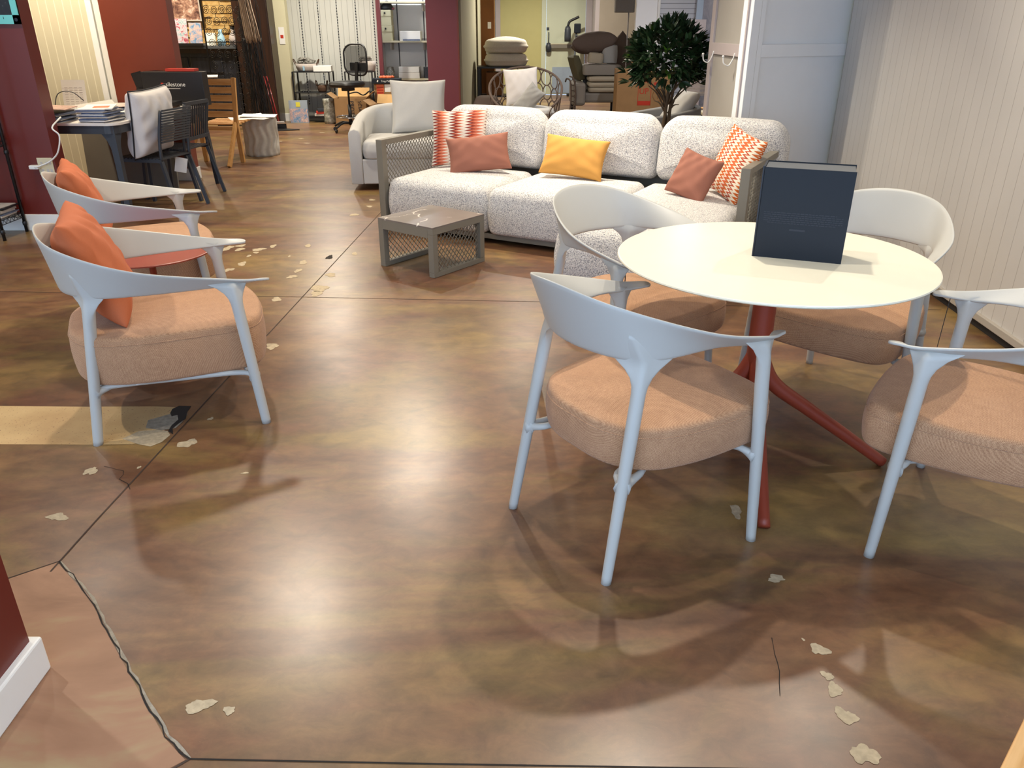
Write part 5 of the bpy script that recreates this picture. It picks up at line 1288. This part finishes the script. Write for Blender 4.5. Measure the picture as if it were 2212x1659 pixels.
# big printed carton
t = carton('large cardboard carton with red UP print and a clamp symbol behind the tree', 1.74, 2.62, 13.75, 14.2, 0, .86, 'card')
text('UP', .13, 'redprint', t, (-.07, -.2262, .48), (R(90), 0, 0), name='printed_word')
q = B()
for (x0, x1, z0, z1) in ((-.09, .13, .66, .668), (-.09, .13, .30, .308), (-.09, -.082, .30, .668), (.122, .13, .30, .668)): q.bb(x0, x1, -.2265, -.2255, z0, z1)
q.build('printed_frame', 'redprint', t); B().bb(-.085, .125, -.2265, -.2255, .31, .37).build('printed_bar', 'redprint', t); B().bb(.17, .26, -.2265, -.2255, .62, .66).build('printed_bar', 'redprint', t)
q = B(); q.tube([(.25 + .09 * cos(2 * pi * k / 30), -.226, .46 + .095 * sin(2 * pi * k / 30)) for k in range(30)], .004, 5, closed=True); q.bar((.21, -.226, .53), (.31, -.226, .40), .008, .002, (0, 1, 0)); q.bar((.24, -.226, .40), (.24, -.226, .52), .008, .002, (0, 1, 0)); q.bar((.21, -.226, .53), (.28, -.226, .53), .008, .002, (0, 1, 0)); q.build('printed_symbol', 'cardbrown', t)
carton('smaller carton standing on the large printed carton', 2.0, 2.35, 13.85, 14.1, .862, 1.02, 'card')
# things at the top right of the back room
t = thing('pendant_panel', 'grey boxy cabinet hanging near the white trim in the back room', 'cabinet', (1.98, 15.2, 1.72)); B().bb(-.17, .17, -.1, .1, 0, .6).build('body', 'grey_fabric', t, bevel=.02); B().tube([(.08, 0, 0), (.08, 0, -.75)], .012, 8).build('pole', 'pale', t, smooth=True); B().box((.08, 0, -1.24), (.02, .02, .96)).build('lower_pole', 'pale', t); B().lathe([(0, 0), (.12, 0), (.12, .012), (0, .02)], (.08, 0, -1.72), 20).build('base', 'pale', t)
t = thing('wall_art', 'tall grey abstract canvas behind the rope-back chair', 'picture', (3.25, 13.6, .12)); B().bb(-.24, .30, 0, .04, 0, 2.2).build('canvas', 'abstract', t)
B().bb(-.34, -.24, -.01, .05, 0, 2.2).build('frame', 'kick', t)
o = B().bb(-.12, .12, 0, .03, 0, 1.5).build('fabric_panel', 'lilac', loc=(2.95, 13.55, .1)); tag(o, 'pale lilac panel standing left of the grey abstract canvas', 'panel')
# rope-back chair, wooden chair, table at the right rear
t = thing('rope_chair', 'dining chair with a back of beige horizontal cords, right of the tree', 'chair', (2.56, 11.0, 0)); rnd = random.Random(2)
for x in (-.26, .30): B().tube(cr([(x, .02, 0), (x, .0, .45), (x, .04, .70), (x, .05, .92)], 5), .012, 8).build('back_post', 'charcoal', t, smooth=True); B().tube([(x, -.46, 0), (x, -.44, .45)], .012, 8).build('leg', 'charcoal', t, smooth=True)
q = B(); [q.tube([(-.29, .045, .665 + i * .0165), (.0, .075, .665 + i * .0165), (.33, .045, .665 + i * .0165)], .0055, 6) for i in range(15)]; q.build('cord_back', 'rope', t, smooth=True)
B().tube([(-.29, .05, .925), (.33, .05, .925)], .009, 8).build('top_rail', 'black', t, smooth=True); pad(rrect(.58, .5, .06, 5, .02, -.22), .44, .48, crown=.005, rb=.012, rt=.012).build('seat', 'rope', t, smooth=True)
t = thing('wooden_chair', 'light wooden chair back rising behind the rope-back chair', 'chair', (2.86, 11.6, 0)); B().bb(-.10, .12, 0, .03, .88, 1.02).build('backrest', 'oak', t, bevel=.03)
for x, y in ((-.06, 0), (.10, 0), (-.16, -.38), (.20, -.38)): B().bb(x - .015, x + .015, y, y + .03, 0, .89 if y == 0 else .44).build('leg', 'oak', t)
B().bb(-.19, .22, -.40, .04, .44, .465).build('seat', 'oakh', t, bevel=.01)
t = thing('pale_table', 'pale low table edge between grey armchair and white screen wall', 'table', (2.66, 10.12, 0)); B().bb(-.30, .36, -.35, .35, .50, .53).build('tabletop', 'ivory', t, bevel=.004)
for x, y in ((-.26, -.3), (.32, -.3), (-.26, .3), (.32, .3)): B().bb(x - .02, x + .02, y - .02, y + .02, 0, .50).build('leg', 'charcoal', t)
t = thing('tub_chair', 'dark curved chair tucked under the pale table edge', 'chair', (2.52, 9.55, 0))
q = B(); q.tube(cr([(-.24, .12, .44), (-.18, -.12, .40), (.02, -.2, .385), (.22, -.12, .40), (.28, .12, .44)], 6), .014, 8); q.build('rim', 'ivory', t, smooth=True)
rings = []
for i in range(13):
    a = pi + pi * i / 12; rings.append([(.02 + .25 * cos(a), .10 + .28 * sin(a), .22), (.02 + .25 * cos(a), .10 + .28 * sin(a), .39)])
B().loft(rings, cap=False, closed=False).build('shell', 'brown_fabric', t, smooth=True, solid=.015)
pad(rrect(.42, .34, .10, 5, .02, .06), .20, .26, crown=.01, rb=.02, rt=.02).build('seat', 'brown_fabric', t, smooth=True)
for x, y in ((-.14, -.06), (.18, -.06), (-.14, .2), (.18, .2)): B().tube([(x, y, .21), (x * 1.1, y, 0)], .012, 8).build('leg', 'black', t, smooth=True)

# wooden bench corner at the lower right
az = math.atan2(.946 - .85, .855 - .76)
t = thing('wooden_bench', 'corner of a light wooden seat at the lower right picture edge', 'bench', (.76, .85, 0), az)
B().bb(-.35, .55, -.42, 0, .415, .45).build('seat', 'oakh', t, bevel=.004)
for x, y in ((-.30, -.38), (.50, -.38), (-.30, -.05), (.50, -.05)): B().bb(x - .02, x + .02, y - .02, y + .02, 0, .415).build('leg', 'oak', t)
